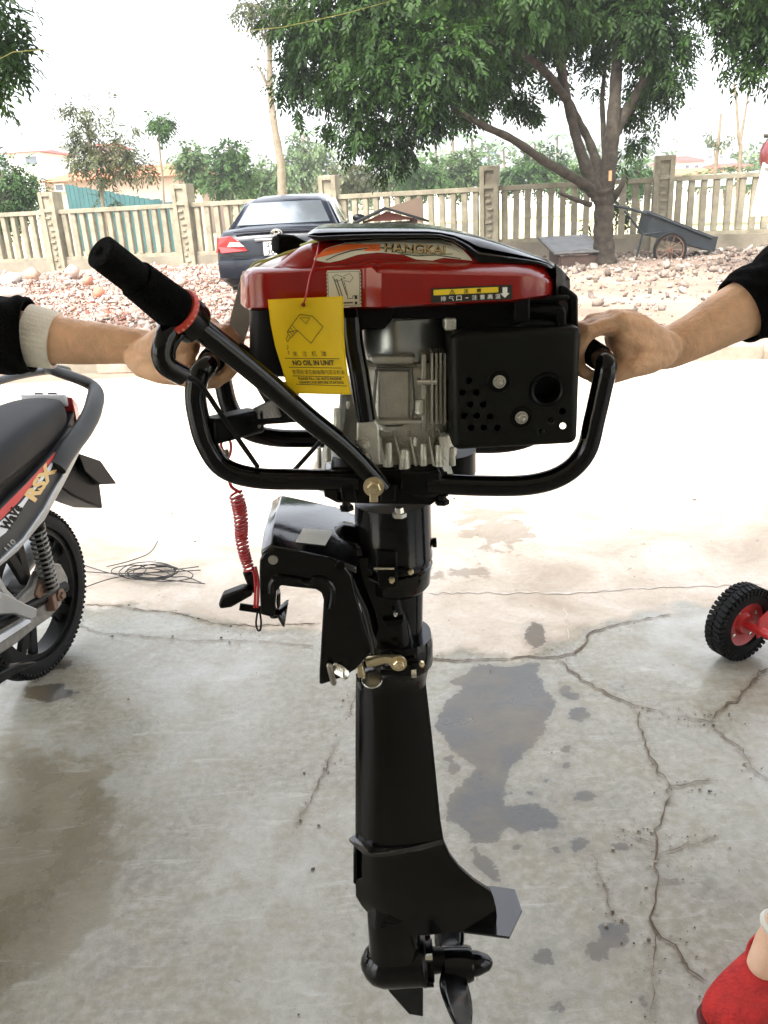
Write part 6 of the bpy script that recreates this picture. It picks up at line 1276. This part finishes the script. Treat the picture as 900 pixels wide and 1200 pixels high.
MB().tube([fc + fwd * .35 + Vector((0, 0, .13)), fc + fwd * .6 + Vector((0, 0, .55)), fc + fwd * .7 + Vector((0, 0, .9))], .014, 12).build('frame_tube', red2, tro, world=True)
MB().tube([w2 + fwd * .35 + Vector((0, 0, .13)), w2 + fwd * .6 + Vector((0, 0, .55)), w2 + fwd * .7 + Vector((0, 0, .9))], .014, 12).build('frame_tube', red2, tro, world=True)
MB().bar(fc + fwd * .35 + Vector((0, 0, .13)), w2 + fwd * .35 + Vector((0, 0, .13)), .03, .03).build('cross_member', red2, tro, world=True)
# ================================================================== MOTORBIKE
bk_a = math.radians(12); hv = Vector((-math.sin(bk_a), -math.cos(bk_a), 0)); nv_ = Vector((math.cos(bk_a), -math.sin(bk_a), 0)); Hb = Vector((-1.15, 2.5, .30)); UP = Vector((0, 0, 1))
bike = thing('motorbike', 'grey and black motorbike with a red striped side decal at the left edge', 'motorbike', (Hb.x, Hb.y, 0))
def W(s_, t_, z): return Hb + hv * s_ + nv_ * t_ + UP * (z - Hb.z)
def BP(x, y, t_):
    d = ray(x, y); o_ = Vector((0, 0, CAM_H)); p0_ = Hb + nv_ * t_; k = (p0_ - o_).dot(nv_) / d.dot(nv_); return o_ + d * k
def K(mb, nm, mm, par=None, **kw): return mb.build(nm, mm, par or bike, world=True, **kw)
greyp = mat('grey_plastic', (.034, .036, .037), .45, spec=.3, var=.12, vscale=8, bump=.04, bscale=300); seatm = mat('seat_vinyl', (.006, .0062, .007), .5, spec=.22, var=.15, vscale=12, bump=.12, bscale=350); silver = mat('silver_paint', (.30, .31, .31), .35, .6, var=.1, vscale=8); redd = mat('decal_red', (.5, .03, .03), .4); whd = mat('decal_white', (.62, .64, .68), .4)
def bwheel(c, R):
    w_ = K(MB().lathe(c - nv_ * .04, nv_, [(0, R - .065), (-.004, R - .045), (.006, R - .014), (.022, R - .004), (.04, R), (.058, R - .004), (.074, R - .014), (.084, R - .045), (.08, R - .065), (0, R - .065)], 64), 'wheel', rubber, smooth=50)
    tr_ = MB(); u = UP; v2 = nv_.cross(u)
    for k in range(90):
        for sg in (-1, 1):
            a_ = 2 * pi * (k + .25 * sg) / 90; er = u * math.cos(a_) + v2 * math.sin(a_); et = -u * math.sin(a_) + v2 * math.cos(a_); R_m = Matrix((nv_, et, er)).transposed(); tr_.box(c + nv_ * sg * .017 + er * (R - .0058), (.024, .009, .005), R_m @ Matrix.Rotation(.5 * sg, 3, 'Z')); tr_.box(c + nv_ * sg * .036 + er * (R - .019), (.010, .009, .008), R_m @ Matrix.Rotation(.6 * sg, 3, 'Y'))
    q = tr_.build('tread_blocks', rubber, w_, smooth=0, world=True)
    q = MB().lathe(c - nv_ * .03, nv_, [(0, R - .085), (0, R - .062), (.012, R - .072), (.048, R - .072), (.06, R - .062), (.06, R - .085), (0, R - .085)], 48).build('rim', blackm, w_, smooth=40, world=True)
    sp = MB()
    for k in range(5):
        a_ = k * 2 * pi / 5 + .2
        for da in (-.16, .16): sp.bar(c + (u * math.cos(a_) + v2 * math.sin(a_)) * .03, c + (u * math.cos(a_ + da) + v2 * math.sin(a_ + da)) * (R - .08), .03, .018, up=nv_)
    sp.lathe(c - nv_ * .05, nv_, [(0, .0001), (0, .055), (.1, .055), (.1, .0001)], 24); q = sp.build('spokes', blackm, w_, smooth=40, world=True)
bwheel(Hb - nv_ * .022 + hv * .03 - UP * .015, .285); bwheel(W(1.23, 0, .285), .285)
# seat
rings = []
for s_, hw, zt_, zb in ((-.235, .03, .862, .82), (-.22, .075, .880, .79), (-.17, .105, .892, .77), (-.05, .125, .890, .75), (.10, .135, .872, .735), (.25, .14, .845, .72), (.40, .13, .815, .70), (.55, .115, .80, .69), (.68, .085, .80, .69), (.74, .04, .79, .70)):
    rings.append([W(s_, hw * c_x, zb + (zt_ - zb) * k) for c_x, k in ((-.96, 0), (-1, .35), (-1, .72), (-.88, .93), (-.55, 1), (0, 1.02), (.55, 1), (.88, .93), (1, .72), (1, .35), (.96, 0))])
st_ = K(MB().loft(rings), 'seat', seatm, smooth=60); md = st_.modifiers.new('s', 'SUBSURF'); md.levels = 1; md.render_levels = 2
# tail cover and side cover, drawn on the plane of the bike's left side
def bpl(pts, t0, th, nm, mm, par=None, **kw): return K(MB().prism([BP(x, y, t0) for x, y in pts], -nv_ * th), nm, mm, par, **kw)
y7 = lambda L: [(a / 2.857, 400 + c / 2.857) for a, c in L]
side = y7([(300, 285), (265, 345), (215, 470), (155, 590), (90, 670), (0, 750), (-120, 830), (-120, 700), (0, 560), (95, 470), (185, 370), (240, 290)])
sc_ = bpl(side, .125, .05, 'side_cover', greyp, bevel=.008)
bpl(y7([(300, 290), (330, 250), (270, 370), (215, 480), (150, 600), (60, 705), (0, 755), (0, 735), (80, 660), (150, 560), (215, 440), (270, 335)]), .137, .02, 'tail_edge', silver, bevel=.004)
K(MB().prism([W(-.24, -.11, .80), W(-.30, -.09, .82), W(-.28, -.09, .70), W(.1, -.12, .52), W(.6, -.12, .45), W(.6, -.12, .7)], nv_ * .05), 'side_cover', greyp, bevel=.008)
K(MB().loft([[W(-.27, t_, z) for t_, z in ((-.07, .74), (.07, .74), (.08, .84), (-.08, .84))], [W(-.15, t_, z) for t_, z in ((-.10, .66), (.10, .66), (.11, .80), (-.11, .80))], [W(.6, t_, z) for t_, z in ((-.11, .45), (.11, .45), (.11, .74), (-.11, .74))]]), 'tail_body', blackp, smooth=30)
bpf = lambda x, y: BP(x, y, .1272); bpf2 = lambda x, y: BP(x, y, .1282)
q = print_on(bpf, 'decal_stripe', redd, bike, polys=[y7([(186, 370), (190, 378), (60, 540), (0, 600), (-60, 640), (-60, 600), (0, 565), (90, 475)])])
print_on(bpf, 'decal_stripe', whd, bike, polys=[y7([(188, 382), (170, 430), (100, 520), (20, 640), (-60, 700), (-60, 650), (0, 605), (70, 540), (130, 465)])])
print_on(bpf2, 'decal_text', blackp, bike, texts=[('WaVe', *y7([(30, 640)])[0], 33, -13, .06, -1.03)]); print_on(bpf2, 'decal_text', goldi, bike, texts=[('RSX', *y7([(118, 540)])[0], 47, -16, .05, -.98)])
print_on(bpf2, 'decal_text', silver, bike, texts=[('110', *y7([(28, 705)])[0], 15, -7, .03, -.85)])
# grab rail round the tail
gr_ = [BP(-60, 470, -.13), BP(0, 446, -.13), BP(45, 436, -.12), BP(78, 434, -.09), W(-.33, -.03, .955), BP(108, 452, .06), BP(110, 476, .12), BP(98, 502, .135), BP(78, 528, .135), BP(66, 548, .13)]
K(MB().tube(smoothpath(gr_, 7), [.018] * 24 + [.018 + .014 * min(1, k / 16) for k in range(40)], 18, flat=.72), 'grab_rail', greyp, smooth=60)
K(MB().prism([W(-.29, -.075, .855), W(-.23, -.095, .893), W(-.23, .075, .893), W(-.29, .06, .855)], Vector((0, 0, -.04))), 'tail_panel', whd, bevel=.006)
for k in (0, 1): K(MB().prism([W(-.29, -.05 + .05 * k, .8575), W(-.232, -.04 + .05 * k, .8955), W(-.232, -.010 + .05 * k, .8955), W(-.29, -.015 + .05 * k, .8575)], (0, 0, -.02)), 'panel_stripe', mat('navy_stripe', (.01, .015, .04), .3), smooth=0)
K(MB().loft([[W(-.30, t_, z) for t_, z in ((-.07, .76), (.07, .76), (.07, .84), (-.07, .84))], [W(-.24, t_, z) for t_, z in ((-.09, .74), (.09, .74), (.09, .88), (-.09, .88))]]), 'tail_light', mat('tail_lens', (.3, .02, .02), .2), smooth=0, bevel=.005)
# rear mudguard, plate carrier, lamps
bpl([(66, 552), (84, 538), (100, 536), (112, 552), (117, 566), (121, 596), (104, 590), (85, 581), (70, 570)], .035, .12, 'rear_mudguard', blackp, bevel=.006)
bpl([(92, 531), (118, 540), (137, 567), (118, 568), (100, 552)], .06, .14, 'plate_carrier', blackp, bevel=.002)
K(MB().tube(smoothpath([BP(112, 488, .07), BP(116, 500, .06), BP(106, 515, .05)], 4), .002, 6), 'hook_wire', chrome)
# shock absorber
sa, sb = BP(42, 618, .11), BP(60, 692, .11); K(MB().tube([sa, sb], .011, 12), 'shock_rod', blackm); L = sb - sa; u = L.orthogonal().normalized(); v2 = L.normalized().cross(u)
K(MB().tube([sa + L * (k / 200) + (u * math.cos(k * .42) + v2 * math.sin(k * .42)) * .024 for k in range(201)], .0038, 8), 'shock_spring', alud)
K(MB().lathe(sa - L * .06, L, [(0, .0001), (0, .028), (.02, .028), (.02, .0001)], 20), 'shock_cap', blackm)
# hub plate, chain case, swing arm, peg bracket
hubm = mat('dusty_alloy', (.20, .19, .17), .6, .4, var=.3, vscale=30, bump=.3, bscale=80)
bpl(y7([(175, 740), (205, 745), (228, 790), (232, 830), (215, 850), (205, 885), (170, 925), (120, 960), (60, 1010), (0, 1050), (-80, 1090), (-80, 1000), (0, 930), (60, 870), (110, 820), (130, 770)]), .09, .025, 'chain_case', hubm, bevel=.006)
bpl(y7([(-80, 820), (0, 855), (0, 835), (90, 880), (125, 895), (122, 925), (105, 932), (50, 912), (0, 915), (-80, 930)]), .14, .02, 'peg_bracket', silver, bevel=.004)
bpl(y7([(-60, 700), (0, 785), (25, 830), (65, 870), (95, 885), (80, 900), (40, 880), (0, 830), (-60, 780)]), .138, .015, 'peg_bracket', silver, bevel=.004)
bpl(y7([(-60, 1010), (0, 985), (100, 925), (105, 940), (0, 1010), (-60, 1050)]), .102, .012, 'bright_strip', whd, bevel=.002)
K(MB().lathe(BP(68, 697, .095), nv_, [(0, .0001), (0, .022), (.012, .022), (.014, .012), (.022, .012), (.022, .0001)], 6), 'axle_nut', rust, smooth=30); K(MB().box(BP(60, 706, .10), (.03, .03, .05)), 'chain_adjuster', rust, bevel=.004)
bpl(y7([(135, 800), (175, 790), (210, 830), (190, 870), (150, 880), (120, 850)]), .098, .012, 'greasy_plate', rust, bevel=.004)
K(MB().tube([W(.45, .08, .36), W(.0, .085, .30)], .02, 12), 'swing_arm', blackm); K(MB().tube([W(.45, -.08, .36), W(.0, -.085, .30)], .02, 12), 'swing_arm', blackm)
bpl(y7([(-60, 1160), (0, 1110), (60, 1080), (118, 1072), (128, 1080), (60, 1110), (0, 1150), (-60, 1190)]), .12, .03, 'stand_foot', blackm, bevel=.004)
K(MB().tube(smoothpath([W(.3, -.15, .22), W(.05, -.16, .27), W(-.3, -.16, .36)], 5), .045, 18), 'exhaust', silver)
# front half (beyond the frame)
K(MB().loft([[W(s_, t_, z) for t_, z in ((-hw, z0), (hw, z0), (hw, z1), (-hw, z1))] for s_, hw, z0, z1 in ((.45, .10, .25, .68), (.75, .11, .24, .60), (1.0, .06, .45, .62))]), 'engine_and_frame', blackm, smooth=0, bevel=.02)
K(MB().loft([[W(s_, t_, z) for t_, z in ((-.2, z0), (-.06, z0), (.06, z0), (.2, z0), (.2, z0 + .06), (-.2, z0 + .06))] for s_, z0 in ((.72, .35), (.80, .5), (.86, .65), (.93, .85))]), 'leg_shield', greyp, smooth=40)
for sg in (-1, 1): K(MB().tube([W(1.23, .06 * sg, .30), W(1.05, .06 * sg, .80)], .02, 12), 'fork', blackm)
K(MB().loft([[W(s_, t_, z) for t_, z in ((-hw, z0), (hw, z0), (hw * .7, z1), (-hw * .7, z1))] for s_, hw, z0, z1 in ((.85, .10, .84, .96), (.98, .14, .82, 1.0), (1.10, .08, .84, .95))]), 'headlamp_cowl', greyp, smooth=30, bevel=.015)
K(MB().tube(smoothpath([W(.82, -.34, .99), W(.92, -.18, 1.0), W(.96, 0, .98), W(.92, .18, 1.0), W(.82, .34, .99)], 5), .013, 12), 'handlebar', blackm)
for sg in (-1, 1): K(MB().tube([W(.83, .32 * sg, .99), W(.78, .42 * sg, .985)], .018, 12, rnd=True), 'grip', rubber); K(MB().tube([W(.90, .2 * sg, 1.0), W(.86, .26 * sg, 1.12)], .006, 8), 'mirror_stem', chrome); K(MB().sphere(W(.86, .28 * sg, 1.15), (.06, .02, .04)), 'mirror', blackp)
rings = []
for k in range(9):
    a_ = math.radians(-50 + k * 20); c = W(1.23, 0, .30) + (UP * math.cos(a_) - hv * math.sin(a_)) * .325; rings.append([c + nv_ * t_ + (UP * math.cos(a_) - hv * math.sin(a_)) * z for t_, z in ((-.06, -.02), (-.05, .005), (0, .015), (.05, .005), (.06, -.02), (.05, -.015), (0, .003), (-.05, -.015))])
K(MB().loft(rings), 'front_mudguard', greyp, smooth=50)
# ================================================================== HAZE
hz = MB().box((0, 220, 6.0), (820, 580, 15.0)).build('haze', (lambda: None)() or bpy.data.materials.new('haze_air'), None, smooth=0); tag(hz, 'pale haze over the yard and the far trees', kind='stuff')
hm = hz.data.materials[0]; hm.use_nodes = True; hm.node_tree.nodes.clear(); ho_ = hm.node_tree.nodes.new('ShaderNodeOutputMaterial'); pv = hm.node_tree.nodes.new('ShaderNodeVolumePrincipled')
pv.inputs['Color'].default_value = (.92, .95, .96, 1); pv.inputs['Density'].default_value = .0012; pv.inputs['Anisotropy'].default_value = .2; hm.node_tree.links.new(pv.outputs[0], ho_.inputs['Volume'])
